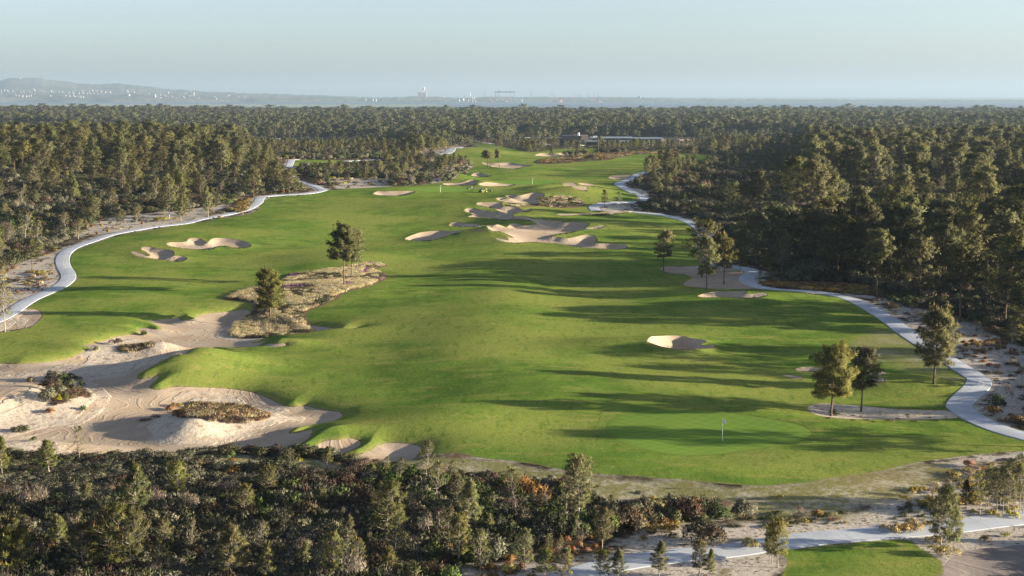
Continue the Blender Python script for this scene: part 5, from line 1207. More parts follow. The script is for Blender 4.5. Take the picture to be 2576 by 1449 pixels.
# single shrubs that stand clear
SH = [('D', 345, 1325, 'grey1', 1.9, 'pale sage shrub at the front of the left sand mound'), ('D', 480, 1312, 'green0', 1.0, 'small dark green shrub on the left sand mound'), ('D', 420, 1318, 'yellow0', 1.6, 'yellowish shrub between the sage one and the dark green one'),
      ('D', 462, 1268, 'grey0', 1.2, 'silvery shrub in the middle of the left sand mound'), ('D', 350, 1240, 'brown0', 1.5, 'dark brown shrub on the left side of the mound'), ('D', 430, 1225, 'olive0', 1.4, 'olive shrub high on the left sand mound'), ('D', 400, 1175, 'grey1', 1.5, 'broad silvery shrub along the back of the mound'),
      ('D', 480, 1185, 'green1', 1.2, 'leafy green shrub at the back of the mound'), ('D', 540, 1185, 'grey0', 1.1, 'light shrub at the right back of the mound'), ('D', 600, 1215, 'green0', .8, 'bright green tuft on the right of the mound'), ('D', 575, 1175, 'olive1', .9, 'olive tuft behind the bright green one'),
      ('D', 485, 1145, 'grey0', 1.0, 'shrub on the raked sand behind the mound'), ('D', 546, 1146, 'green1', .7, 'small green shrub right of the one behind the mound'), ('D', 230, 1180, 'rust0', 1.4, 'round russet bush at the corner of the lower left turf'), ('D', 500, 1225, 'olive1', 1.2, 'mid olive shrub on the mound'), ('D', 540, 1250, 'olive0', 1.0, 'low olive shrub on the right slope of the mound'),
      ('D', 618, 1398, 'green0', .7, 'tiny green tuft at the edge of the raked sand'), ('D', 370, 1285, 'olive_low', 1.4, 'low shrub left of the silvery one'), ('D', 375, 1415, 'rust0', 1.5, 'orange bush on the pale sand below the mound'),
      ('D', 1084, 832, 'rushes', 1.3, 'spiky tuft beside the sand waste upper edge'), ('D', 716, 943, 'green0', .7, 'green tuft at the turf corner left of the waste'), ('D', 885, 905, 'brown1', 1.1, 'brown bush on the narrow heath strip'), ('D', 2405, 612, 'dark0', 1.3, 'dark round bush at the waist of the heath island'),
      ('G', 1282, 205, 'rust0', 1.7, 'orange bush at the left end of the central dune'), ('G', 1330, 178, 'yellow0', 1.2, 'yellow bush beside the orange one on the central dune'), ('G', 1080, 282, 'brown_low', 1.2, 'dark prostrate shrub on the dune flank'), ('G', 240, 434, 'green1', .6, 'single green tuft on the white dune'),
      ('G', 98, 372, 'olive0', .8, 'leftmost green tuft along the top of the white dune'), ('G', 138, 366, 'green0', .8, 'middle green tuft along the top of the white dune'), ('G', 182, 368, 'green1', .9, 'rightmost green tuft along the top of the white dune'),
      ('G', 1648, 560, 'olive_low', 1.1, 'left low shrub below the raked sand'), ('G', 1715, 562, 'green1', 1.0, 'right low shrub below the raked sand'), ('G', 1180, 255, 'brown_low', .9, 'small dark shrub on the pale dune face'), ('G', 1760, 690, 'rust0', 2.0, 'orange bush at the top edge of the thicket'),
      ('G', 2060, 690, 'dark1', 2.0, 'big dark round bush at the top of the thicket'), ('H', 1330, 830, 'rust0', 3.6, 'large rust orange bush in the foreground thicket'), ('H', 1450, 890, 'rust0', 3.8, 'second rust orange bush right of the large one'), ('H', 1560, 920, 'yellow0', 2.4, 'golden bush at the foot of the rust ones'), ('H', 1230, 850, 'rust0', 2.6, 'rust bush behind the thin pine'),
      ('H', 2480, 1120, 'yellow0', 2.0, 'golden bush at the right end of the thicket'), ('H', 2420, 1090, 'rust0', 2.0, 'rust bush at the right end of the thicket'), ('H', 2360, 1130, 'yellow0', 1.8, 'yellow bush left of the golden one'), ('H', 2210, 1110, 'brown1', 2.0, 'brown bush between thicket and white sand'),
      ('H', 620, 1410, 'yellow0', 1.2, 'left yellow tuft on sand at the bottom edge'), ('H', 700, 1405, 'yellow0', 1.4, 'second yellow tuft on sand at the bottom edge'), ('H', 1045, 1400, 'rust0', .9, 'orange tuft on sand at the bottom edge'), ('H', 1105, 1388, 'yellow0', .9, 'yellow tuft right of the orange tuft'), ('H', 1250, 1415, 'yellow0', 1.2, 'rightmost yellow tuft on the bottom sand'),
      ('I', 515, 1235, 'yellow0', 1.5, 'yellow green bush beside the near path'), ('I', 230, 1230, 'brown1', 2.0, 'dark brown bush left of the pine trio'), ('I', 140, 1200, 'dark0', 1.8, 'dark bush under the spindly sapling'), ('I', 1600, 1125, 'yellow0', 1.7, 'left golden bush above the near path'), ('I', 1680, 1110, 'rust0', 1.6, 'middle orange bush above the near path'), ('I', 1745, 1100, 'yellow0', 1.5, 'right golden bush above the near path'), ('I', 1840, 1072, 'yellow0', .9, 'small yellow tuft above the near path'),
      ('I', 1900, 1195, 'yellow0', 1.2, 'yellow green tuft below the near path'), ('I', 2000, 1200, 'green0', 1.2, 'green tuft between the two path pines'), ('I', 1960, 1295, 'yellow0', 1.8, 'spreading yellow green clump at the foot of the slim pine'), ('I', 1140, 245, 'green1', .9, 'grassy clump at the foot of the broad pine'),
      ('I', 2330, 1000, 'yellow0', 1.1, 'bright tuft at the foot of the thin trunks'), ('I', 2480, 1005, 'yellow0', 1.2, 'second bright tuft at the foot of the thin trunks'), ('I', 2150, 625, 'rust0', 1.6, 'orange bush behind the grove of thin trunks'), ('I', 2340, 230, 'rust0', 2.2, 'rust heather patch beside the right path bend'), ('I', 2530, 300, 'rust0', 2.0, 'lower rust heather patch beside the right path bend'), ('I', 2340, 165, 'green0', 1.5, 'green bush right of the path bend')]
sv = np.array([V(t[0], [(t[1], t[2])])[0] for t in SH]); sx, sy = project(sv, hgrid)
for i, t in enumerate(SH):
    o = link('shrub', BP[t[3]], None, (float(sx[i]), float(sy[i]), float(hgrid(sx[i:i + 1], sy[i:i + 1])[0]) - .03), rng.uniform(0, 6), t[4] * rng.uniform(.8, .9))
    o['label'] = t[5]; o['category'] = 'shrub'
# ------------------------------------------------------------------ objects on the course
def empty(name, loc, rz, label, cat, group=None):
    o = bpy.data.objects.new(name, None); C.objects.link(o); o.location = loc; o.rotation_euler = (0, 0, rz)
    o['label'] = label; o['category'] = cat
    if group: o['group'] = group
    return o
def P1(n, c, rough=.6, spec=.3, **k): return plain(n, c, rough, spec, **k)
M['white'] = P1('white_paint', (.80, .80, .78), c2=(.72, .72, .70)); M['cream'] = P1('pole_paint', (.78, .76, .66), c2=(.70, .68, .58))
M['cloth'] = P1('flag_cloth', (.74, .77, .82), .9, .1); M['cloth_mark'] = P1('flag_print', (.28, .40, .62), .9, .1)
M['mgreen'] = P1('green_paint', (.008, .085, .025), .4, .3); M['myellow'] = P1('yellow_paint', (.45, .28, .02), .4, .4); M['rubber'] = P1('rubber', (.02, .02, .02), .85, .2)
M['black'] = P1('black_paint', (.015, .016, .018), .5, .3); M['metal'] = P1('bare_metal', (.45, .46, .47), .4, .5); M['load'] = P1('sacks', (.35, .30, .22), .9, .1)
def flagstick(vx, vy, label, S=1.0):
    x, y = ground_xy(vx, vy); z = hz_(x, y)
    t = empty('flagstick', (x, y, z + .01), 0, label, 'golf flag')
    b = MB(); b.tube([(0, 0, -.05), (0, 0, 1.1), (0, 0, 2.25)], [.022 * S, .018 * S, .014 * S], 8); link('pole', b.mesh('pole', [M['cream']]), t)
    n = 9; v = []
    for i in range(n):
        u = i / (n - 1); droop = .16 * u * u
        for w in (0, 1):
            zz = 2.22 - w * (.36 - .05 * u) - droop - (.03 * u if w else 0) + (0 if w else -.03 * u)
            v.append((.02 + .31 * u * (1 - .35 * w * u), .05 * math.sin(u * 5) * u - .08 * u, zz))
    f = [(2 * i, 2 * i + 2, 2 * i + 3, 2 * i + 1) for i in range(n - 1)]
    fl = link('flag', mesh_np('flag', v, f, [M['cloth']], smooth_=True), t)
    sm = fl.modifiers.new('thick', 'SOLIDIFY'); sm.thickness = .004
    b = MB()
    for k, (dz, w) in enumerate(((-.10, .13), (-.14, .10), (-.18, .12))): b.box((.13, -.035, 2.18 + dz), (w, .012, .018))
    link('flag_print', b.mesh('flag_print', [M['cloth_mark']]), t)
    b = MB(); b.disc((0, 0, .01), (0, 0, 1), .054, .02); link('cup', b.mesh('cup', [M['black']]), t)
def ground_xy(vx, vy):
    a, b = project(np.array([(vx, vy)]), hgrid); return float(a[0]), float(b[0])
def hz_(x, y): return float(hgrid(np.array([x]), np.array([y]))[0])
flagstick(1817, 1109, 'tall white flag on a pole in the closest striped green', 1.3)
flagstick(1108, 484, 'small white flag on the green being mown', 1.8)
flagstick(1339.5, 464, 'small white flag on the far right green', 1.8)
def wheel(parent, c, r, w, side):
    b = MB(); b.disc(c, (0, 1, 0), r, w, 16); o = link('wheel', b.mesh('wheel', [M['rubber']]), parent)
    b = MB(); b.disc((c[0], c[1] + side * (w / 2 + .005), c[2]), (0, 1, 0), r * .58, .03, 14); link('rim', b.mesh('rim', [M['myellow']]), o)
    return o
x, y = ground_xy(1215, 484.2); z = hz_(x, y)
t = empty('utility_vehicle', (x, y, z), R(-127), 'small open green utility vehicle with yellow seat, parked on the fairway slope', 'utility vehicle')
b = MB(); b.box((.95, 0, .78), (.95, 1.25, .38), taper=.82); b.box((1.42, 0, .62), (.12, 1.2, .34)); b.box((.1, 0, .42), (2.5, 1.2, .16)); b.box((.62, 0, 1.0), (.1, 1.1, .2)); link('body', b.mesh('body', [M['mgreen']]), t)
b = MB(); b.box((-.85, 0, .80), (1.2, 1.4, .06)); [b.box((-.85, s * .69, .95), (1.2, .05, .32)) for s in (-1, 1)]; [b.box((-.85 + s * .6, 0, .95), (.05, 1.36, .32)) for s in (-1, 1)]; bed = link('cargo_bed', b.mesh('cargo_bed', [M['mgreen']]), t)
b = MB()
for i, (px, py) in enumerate([(-.6, .3), (-.7, -.3), (-1.1, .1), (-1.15, -.35), (-.95, .4)]): b.box((px, py, .95 + .05 * i), (.38, .3, .16), rz=.3 * i, taper=.8)
o = link('sacks', b.mesh('sacks', [M['load']])); o.location = (x, y, z); o.rotation_euler = (0, 0, R(-127)); o['label'] = 'pale load heaped in the bed of the utility vehicle'; o['category'] = 'load'
for s in (-1, 1):
    b = MB(); b.box((.0, s * .3, .72), (.5, .5, .14)); b.box((-.26, s * .3, 1.0), (.1, .48, .5), ry=-.15); link('seat', b.mesh('seat', [M['myellow']]), t)
    b = MB(); b.tube([(.5, s * .6, .75), (.25, s * .58, 1.55), (-.3, s * .58, 1.62), (-.32, s * .6, .7)], .03, 6); link('roll_bar', b.mesh('roll_bar', [M['black']]), t)
    b = MB(); b.disc((1.47, s * .42, .75), (1, 0, 0), .09, .06); link('headlight', b.mesh('headlight', [M['white']]), t)
    wheel(t, (1.0, s * .62, .3), .3, .24, s); wheel(t, (-.85, s * .64, .33), .33, .3, s)
b = MB(); th = np.linspace(0, 6.283, 13); b.tube([(.45 + .05 * math.sin(a), .3 + .17 * math.cos(a), 1.08 + .15 * math.sin(a)) for a in th], .015, 5); b.tube([(.45, .3, 1.08), (.6, .3, .9)], .02, 5); link('steering_wheel', b.mesh('steering_wheel', [M['black']]), t)
x2_, y2_ = ground_xy(1233, 481.2); z2 = hz_(x2_, y2_)
t = empty('trailer', (x2_, y2_, z2), R(-160), 'low green trailer hitched behind the utility vehicle', 'trailer')
b = MB(); b.box((0, 0, .42), (1.3, .9, .12)); b.tube([(.6, 0, .42), (1.5, 0, .45)], .04, 6); b.box((.1, 0, .58), (.7, .7, .25), taper=.7); link('deck', b.mesh('deck', [M['mgreen']]), t)
b = MB(); b.box((-.95, 0, .28), (.7, .8, .05), ry=-.45); link('ramp', b.mesh('ramp', [M['black']]), t)
for s in (-1, 1): wheel(t, (-.35, s * .55, .28), .28, .2, s)
# walking mower and its greenkeeper
x, y = ground_xy(1179, 476.0); z = hz_(x, y)
t = empty('greens_mower', (x, y, z), R(180), 'walk behind greens mower with black grass box on the left far green', 'mower')
b = MB(); b.box((.45, 0, .24), (.42, .75, .30), taper=1.1); link('grass_box', b.mesh('grass_box', [M['black']]), t)
b = MB(); b.box((.0, 0, .28), (.42, .72, .22)); b.box((-.05, 0, .48), (.3, .34, .26), taper=.8); link('body', b.mesh('body', [M['mgreen']]), t)
b = MB(); b.disc((-.1, 0, .14), (0, 1, 0), .14, .7); link('drum', b.mesh('drum', [M['metal']]), t)
b = MB(); [b.tube([(-.15, s * .25, .35), (-.7, s * .25, .85), (-.95, s * .25, 1.0)], .025, 6) for s in (-1, 1)]; b.tube([(-.95, -.25, 1.0), (-.95, .25, 1.0)], .025, 6); link('handle', b.mesh('handle', [M['mgreen']]), t)
for s in (-1, 1):
    b = MB(); b.disc((-.1, s * .46, .2), (0, 1, 0), .2, .14, 14); link('wheel', b.mesh('wheel', [M['metal']]), t)
def person(x, y, z, rz, label):
    J = [(0, 0, .95), (.02, 0, 1.18), (.10, 0, 1.42), (.14, 0, 1.52), (.18, 0, 1.66), (.19, 0, 1.76),   # pelvis..crown
         (.0, .10, .90), (.10, .11, .50), (.02, .11, .08), (.18, .11, .03), (.0, -.10, .90), (-.12, -.11, .52), (-.30, -.11, .12), (-.18, -.11, .04),
         (.10, .20, 1.40), (.20, .25, 1.14), (.42, .23, 1.06), (.52, .22, 1.03), (.10, -.20, 1.40), (.20, -.25, 1.14), (.42, -.23, 1.06), (.52, -.22, 1.03)]
    rr = [.14, .13, .15, .06, .095, .07, .10, .07, .05, .045, .10, .07, .05, .045, .075, .05, .04, .04, .075, .05, .04, .04]
    E = [(0, 1), (1, 2), (2, 3), (3, 4), (4, 5), (0, 6), (6, 7), (7, 8), (8, 9), (0, 10), (10, 11), (11, 12), (12, 13), (2, 14), (14, 15), (15, 16), (16, 17), (2, 18), (18, 19), (19, 20), (20, 21)]
    for sgn, w in ((1, 17), (-1, 21)):
        for k in range(5):
            o = (k - 2) * .017; i = len(J); th_ = k == 0
            J.append((J[w][0] + (.02 if th_ else .05), J[w][1] + (-sgn * .05 if th_ else o), J[w][2] - .01)); J.append((J[w][0] + (.04 if th_ else .075 - abs(k - 2.4) * .005), J[w][1] + (-sgn * .06 if th_ else o), J[w][2] - .045)); rr += [.011, .009]
            E += [(w, i), (i, i + 1)]
    me = bpy.data.meshes.new('body'); me.from_pydata(J, E, [])
    o = bpy.data.objects.new('body_tmp', me); C.objects.link(o)
    sk = o.modifiers.new('s', 'SKIN')
    for i, v in enumerate(me.skin_vertices[0].data): v.radius = (rr[i], rr[i]); v.use_root = (i == 0)
    ss = o.modifiers.new('b', 'SUBSURF'); ss.levels = 1; ss.render_levels = 1
    dg = bpy.context.evaluated_depsgraph_get(); m2 = bpy.data.meshes.new_from_object(o.evaluated_get(dg))
    bpy.data.objects.remove(o)
    m2.name = 'body'
    for m_ in (P1('dark_shirt', (.02, .022, .035), .9, .1), P1('pale_trousers', (.25, .31, .40), .9, .1), P1('skin', (.42, .26, .18), .7, .2), M['black']): m2.materials.append(m_)
    for p in m2.polygons:
        c = p.center
        p.material_index = 2 if (c.z > 1.54 and c.z < 1.70 and c.x > .2) or (c.x > .40 and c.z > .9) else 3 if c.z > 1.54 or c.z < .10 else 0 if c.z > .97 else 1
        p.use_smooth = True
    t = empty('person', (x, y, z), rz, label, 'person'); link('body', m2, t)
    b = MB(); b.disc((.19, 0, 1.79), (0, 0, 1), .115, .09, 12); b.box((.31, 0, 1.76), (.13, .16, .015)); link('cap', b.mesh('cap', [M['black']]), t)
    b = MB(); b.box((.235 + .055, 0, 1.66), (.03, .03, .05)); link('nose', b.mesh('nose', [m2.materials[2]]), t)
x, y = ground_xy(1187, 475.6)
person(x, y, hz_(x, y), R(180), 'person in dark top and pale trousers pushing the greens mower, leaning forward')
# small dried clumps on the sand strips
k_ = 0
def clump(c, px, py, s, lab, kind='brown_low'):
    x, y = ground_xy(*V(c, [(px, py)])[0])
    o = link('shrub', BP[kind], None, (x, y, hz_(x, y) - .02), rng.uniform(0, 6), s); o['label'] = lab; o['category'] = 'shrub'; return o
CR['W'] = (2340, 840, 11.71)
for i, (px, py, s) in enumerate([(355, 280, .35), (455, 285, .35), (540, 285, .75), (705, 262, .7), (690, 292, .5), (870, 255, .6), (845, 288, .6), (1040, 268, .8), (1150, 262, .35), (1385, 232, .4), (1460, 236, .5)]):
    clump('W', px, py, s * .9, 'dark clump on the narrow sandy strip, %s from the left' % ['first', 'second', 'third', 'fourth', 'fifth', 'sixth', 'seventh', 'eighth', 'ninth', 'tenth', 'eleventh'][i], 'dark0')
cl = [(1210, 222), (1150, 246), (1290, 246), (1490, 238), (1345, 262), (1612, 236), (1705, 238), (1780, 243), (1498, 262), (1628, 268), (1692, 268), (1555, 280), (1395, 275), (1280, 278), (1760, 285), (1850, 262), (1915, 280), (1440, 292), (1590, 296), (1980, 272), (1100, 262), (1045, 212)]
_n = ['first', 'second', 'third', 'fourth', 'fifth', 'sixth', 'seventh', 'eighth', 'ninth', 'tenth', 'eleventh', 'twelfth', 'thirteenth', 'fourteenth', 'fifteenth', 'sixteenth', 'seventeenth', 'eighteenth', 'nineteenth', 'twentieth', 'twenty-first', 'twenty-second']
for i, (px, py) in enumerate(sorted(cl)):
    o = clump('I', px, py, rng.uniform(.25, .45), 'dead brown planting on the pale pine strip, %s from the left' % _n[i], 'brown_low' if i % 3 else 'twig0'); o['group'] = 'dead brown plantings on the pale strip'

# ------------------------------------------------------------------ clubhouse
M['dark_wall'] = P1('dark_cladding', (.018, .020, .024), .6, .3); M['tan_wall'] = P1('tan_wall', (.22, .175, .135), .9, .1); M['roofm'] = P1('pale_metal_roof', (.17, .21, .23), .5, .3)
M['glass'] = P1('dark_glass', (.03, .045, .055), .15, .6); M['timber'] = P1('pale_timber', (.36, .31, .25), .9, .1, c2=(.26, .22, .17), scale=.6)
D0 = 1045.0
def wx(vx, d=D0): return (vx - CX) / F_PX * (d * math.cos(PITCH) + (CAMZ + 5) * math.sin(PITCH))
zb = hz_(wx(1500), D0)
zt = lambda vy, d=D0: top_height(0, d, vy)
t = empty('clubhouse', (wx(1445), D0, zb), 0, 'low modern clubhouse with a black block and long pale metal canopies', 'building')
X0 = wx(1445)
def cb(name, mat, xa, xb, ya, yb, za, zc, par=t, extra=None):
    b = MB(); b.box(((xa + xb) / 2 - X0, (ya + yb) / 2 - D0, (za + zc) / 2 - zb), (abs(xb - xa), abs(yb - ya), abs(zc - za)))
    if extra: extra(b)
    return link(name, b.mesh(name, [mat]), par)
blk = cb('black_block', M['dark_wall'], wx(1415), wx(1462), D0, D0 + 22, zb - 1, zt(341.5))
cb('low_black_wing', M['dark_wall'], wx(1409), wx(1415) - .01, D0 + 1, D0 + 18, zb - 1, zt(349))
cb('tan_side', M['tan_wall'], wx(1462) + .01, wx(1480), D0 + 2, D0 + 22, zt(352), zt(341.3))
b = MB()
for s in (1455.2, 1458): b.tube([(wx(s) - X0, 8, zt(342) - zb), (wx(s) - X0, 8, zt(334.5) - zb)], .42, 8)
link('flue', b.mesh('flue', [M['white']]), blk)
b = MB(); b.box(((wx(1456) + wx(1640)) / 2 - X0, 1, zt(355.2) - zb), (wx(1640) - wx(1456), 12, .9)); cn = link('canopy', b.mesh('canopy', [M['roofm']]), t)
cb('glazed_front', M['glass'], wx(1463), wx(1636), D0 + 3, D0 + 16, zb - 1, zt(356.3))
b = MB()
for s in np.arange(1470, 1636, 7): b.box((wx(s) - X0, -4.6, (zt(356) - zb) / 2 - .3), (.25, .25, zt(356) - zb))
link('posts', b.mesh('posts', [M['dark_wall']]), cn)
cb('upper_hall', M['glass'], wx(1491), wx(1600), D0 + 12, D0 + 34, zt(354), zt(349.5))
cb('upper_roof', M['roofm'], wx(1489), wx(1598), D0 + 8, D0 + 36, zt(349.3), zt(347.2))
cb('rear_hall', M['glass'], wx(1603), wx(1672), D0 + 16, D0 + 36, zt(356), zt(351.4))
cb('rear_roof', M['roofm'], wx(1601), wx(1676), D0 + 14, D0 + 38, zt(351.2), zt(349.6))
b = MB()
for s in (1498, 1501, 1503.5): b.box((wx(s) - X0, 16, zt(346) - zb), (1.2, 1.2, 1.6)); b.tube([(wx(s) - X0, 16, zt(346) - zb), (wx(s) - X0, 16, zt(344) - zb)], .2, 6)
link('roof_vent', b.mesh('roof_vent', [M['white']]), t)
t = empty('timber_fence', (wx(1700), D0 - 12, zb), 0, 'curved pale timber palisade wall right of the clubhouse', 'fence')
b = MB()
for i, s in enumerate(np.linspace(1660, 1742, 64)):
    u = (s - 1700) / 42; b.box((wx(s) - wx(1700), 8 * u * u - 4, (zt(346.5 + 1.2 * abs(u)) - zb) / 2 - .5), (.42, .16, zt(346.5 + 1.2 * abs(u)) - zb + .2 * (i % 3)), rz=.02 * (i % 5))
link('boards', b.mesh('boards', [M['timber']]), t)
x = wx(1461.5, 1020); t = empty('white_van', (x, 1020, hz_(x, 1020)), R(8), 'white van parked below the clubhouse canopy', 'van')
b = MB(); b.box((-.3, 0, 1.15), (4.2, 1.9, 1.5), taper=.93); b.box((2.1, 0, .8), (1.1, 1.85, .85), taper=.8); link('body', b.mesh('body', [M['white']]), t)
b = MB(); b.box((1.7, 0, 1.5), (.5, 1.6, .5), taper=.8); link('windscreen', b.mesh('windscreen', [M['glass']]), t)
for sx_ in (-1.5, 1.6):
    for s in (-1, 1): b = MB(); b.disc((sx_, s * .9, .35), (0, 1, 0), .35, .2); link('wheel', b.mesh('wheel', [M['rubber']]), t)
x, y = ground_xy(1504.6, 383); o = MB(); o.tube([(0, 0, -.3), (0, 0, 8.5)], [.22, .16], 8); o.box((0, -.3, 8.4), (.4, .8, .2)); oo = link('wooden_pole', o.mesh('wooden_pole', [M['bark']]), None, (x, y, hz_(x, y))); oo['label'] = 'plain wooden pole rising from the bushes before the clubhouse'; oo['category'] = 'pole'

# ------------------------------------------------------------------ the far shore: town, shipyard and works
CR.update({'M': (0, 300, 5.152), 'N': (500, 300, 5.152), 'O': (1650, 340, 5.152), 'Q': (2150, 340, 5.152)})
SH_PROF = [(-700, 240), (200, 234), (400, 234), (600, 240), (800, 243), (960, 246), (1040, 243), (1180, 246), (1250, 244), (1480, 244), (1600, 245), (1720, 247), (1850, 249), (2100, 250.5), (2400, 251), (3300, 252)]
def shore_at(vx, vy):
    r = max(z_far(np.interp(vx, [p[0] for p in SH_PROF], [p[1] for p in SH_PROF]), 12400), WZ + 2)
    for t in np.linspace(0.02, 1, 60):
        d = 10900 + 1500 * t; z = (WZ - 1) + (r - WZ) * t ** .6
        if z >= z_far(vy, d): return d, z
    return 12380.0, r
M['town'] = P1('white_render', (.33, .315, .30), .8, .2, c2=(.26, .25, .24), scale=.05); M['tile'] = P1('tile_roof', (.45, .26, .18), .9, .1); M['steel'] = P1('crane_steel', (.10, .16, .22), .6, .3); M['red'] = P1('red_hull', (.30, .10, .08), .6, .3)
M['rust_steel'] = P1('red_steel', (.34, .18, .14), .6, .3); M['win'] = P1('window_band', (.18, .20, .22), .3, .4); M['hull'] = P1('dark_hull', (.07, .10, .14), .6, .3)
ORD = ['first', 'second', 'third', 'fourth', 'fifth', 'sixth', 'seventh', 'eighth', 'ninth', 'tenth', 'eleventh', 'twelfth', 'thirteenth', 'fourteenth', 'fifteenth', 'sixteenth', 'seventeenth', 'eighteenth', 'nineteenth', 'twentieth', 'twenty-first', 'twenty-second', 'twenty-third', 'twenty-fourth', 'twenty-fifth', 'twenty-sixth', 'twenty-seventh', 'twenty-eighth', 'twenty-ninth', 'thirtieth']
def block(c, x0, x1, y0, y1, label, group, dfix=None, roof=False):
    (a, top), (b_, bot) = V(c, [(x0, y0), (x1, y1)])
    vx = (a + b_) / 2
    if dfix: d, z = dfix, z_far(bot, dfix)
    else: d, z = shore_at(vx, bot)
    s = d / F_PX; w = max((b_ - a) * s, 5); h = max(z_far(top, d) - z, 5); dep = min(max(w * .6, 12), 30)
    t = empty('building', (at_far(vx, d), d, z), rng.uniform(-.5, -.15) if w < 40 else -.12, label, 'building', group)
    m = MB(); m.box((0, 0, h / 2 - 4), (w, dep, h + 8)); m.box((0, 0, h + .5), (w * .96, dep * .96, 1.0)); link('wall', m.mesh('wall', [M['town']]), t)
    if roof:
        m = MB(); m.box((0, 0, h + 2.2), (w * 1.02, dep * 1.05, 3), taper=.45); link('roof', m.mesh('roof', [M['tile']]), t)
    if h > 14:
        m = MB(); fl_ = int(h // 4)
        for k in range(1, min(fl_, 14)): m.box((0, -dep / 2 - .05, k * h / fl_), (w * .86, .3, 1.3))
        link('windows', m.mesh('windows', [M['win']]), t)
def cluster(c, items, words, group, **k):
    items = sorted(items, key=lambda q: q[0])
    for i, q in enumerate(items): block(c, *q, 'white building %s, %s from the left' % (words, ORD[i]), group, **k)
r_ = random.Random(5)
cluster('M', [(0, 42, 312, 334), (65, 90, 300, 312), (118, 150, 312, 330), (190, 212, 298, 318), (245, 275, 316, 328), (335, 378, 318, 332)], 'under the hill at the far left', 'white buildings under the hill')
cluster('M', [(x, x + r_.randint(18, 46), y - r_.randint(2, 12), y + 14) for x, y in [(215, 348), (262, 350), (300, 348), (345, 352), (385, 354), (430, 348), (470, 345), (500, 330), (540, 352), (575, 332), (600, 360), (645, 362), (665, 335), (690, 340), (715, 350), (815, 340), (870, 328), (905, 326), (945, 336), (990, 344), (1030, 344), (1075, 350), (1120, 354)]], 'in the long row of the old town', 'white buildings of the old town row', roof=False)
cluster('M', [(742, 752, 298, 330), (762, 778, 300, 332), (783, 798, 286, 330), (800, 822, 296, 326)], 'in the tall cluster of the old town', 'tall buildings of the old town')
cluster('M', [(1135, 1165, 320, 352), (1165, 1195, 346, 362), (1270, 1320, 342, 360), (1372, 1392, 340, 360), (1425, 1450, 350, 372), (1470, 1530, 350, 374), (1560, 1600, 338, 365), (1590, 1612, 372, 402), (1700, 1728, 320, 350), (1705, 1730, 366, 390), (1740, 1800, 358, 382)], 'between old town and tower flats', 'white buildings between the town parts')
cluster('M', [(1758, 1792, 304, 330), (1800, 1830, 312, 346), (1836, 1858, 320, 370), (1864, 1886, 318, 368), (1892, 1916, 320, 370), (1922, 1946, 318, 366), (1972, 2002, 308, 344)], 'among the tower flats', 'tower flats of the far town')
cluster('M', [(1850, 1900, 370, 384), (1905, 1965, 374, 388), (1985, 2030, 370, 388), (2040, 2118, 386, 400), (2040, 2070, 324, 338), (2075, 2100, 326, 342), (2125, 2140, 340, 364), (2145, 2180, 330, 344), (2225, 2270, 340, 368), (2308, 2320, 338, 374), (2354, 2368, 336, 374)], 'right of the tower flats', 'white buildings right of the tower flats')
cluster('M', [(380, 440, 420, 436), (450, 500, 424, 438), (520, 580, 424, 444), (590, 650, 420, 446), (655, 700, 424, 440), (705, 750, 422, 438), (1095, 1145, 424, 440), (1425, 1460, 416, 440), (1470, 1540, 428, 446), (1590, 1615, 420, 440), (1618, 1645, 436, 456), (1690, 1720, 434, 452), (1725, 1760, 434, 460), (1765, 1810, 446, 466)], 'on the quay below the town', 'quay sheds below the town')
cluster('N', [(90, 132, 316, 328), (138, 150, 342, 358), (225, 278, 346, 360), (448, 500, 388, 404), (525, 578, 380, 398), (330, 356, 382, 394), (676, 700, 394, 408), (690, 708, 408, 478), (780, 812, 466, 480), (790, 812, 404, 414), (870, 900, 410, 426), (845, 915, 436, 450), (930, 970, 352, 364), (1035, 1048, 438, 452), (1088, 1134, 464, 486), (1264, 1300, 464, 490), (1240, 1275, 438, 450), (1370, 1410, 428, 446), (1518, 1545, 472, 488), (1555, 1588, 474, 490), (1888, 1920, 446, 456), (2370, 2400, 450, 464), (2490, 2530, 450, 470), (2150, 2165, 414, 424), (2190, 2205, 416, 426), (1900, 1950, 484, 496)], 'spread along the middle shore', 'white buildings along the middle shore')
cluster('N', [(1400, 1410, 366, 428), (1424, 1442, 346, 430), (1474, 1492, 346, 430)], 'in the row of pale towers on the middle shore', 'pale towers on the middle shore')
cluster('N', [(22, 178, 396, 436)], 'like one wide grey hall', 'wide hall')
cluster('B', [(2225, 2240, 254, 278), (2240, 2300, 268, 280), (2300, 2340, 270, 282)], 'at the right end of the far town', 'white buildings at the right end of the town')
cluster('B', [(155, 195, 274, 288), (200, 250, 276, 290), (255, 272, 276, 292)], 'among the white tanks left of the works', 'white tanks left of the works')
cluster('O', [(860, 905, 304, 338), (918, 985, 302, 338), (990, 1070, 280, 320), (1155, 1168, 308, 356), (1265, 1312, 318, 342), (600, 704, 326, 342), (2250, 2262, 290, 330)], 'by the shipyard left of the big gantry', 'shipyard sheds')
cluster('M', [(1040, 1085, 138, 150), (1130, 1195, 152, 166), (530, 545, 60, 72)], 'high on the hill', 'white buildings high on the hill', dfix=14800)
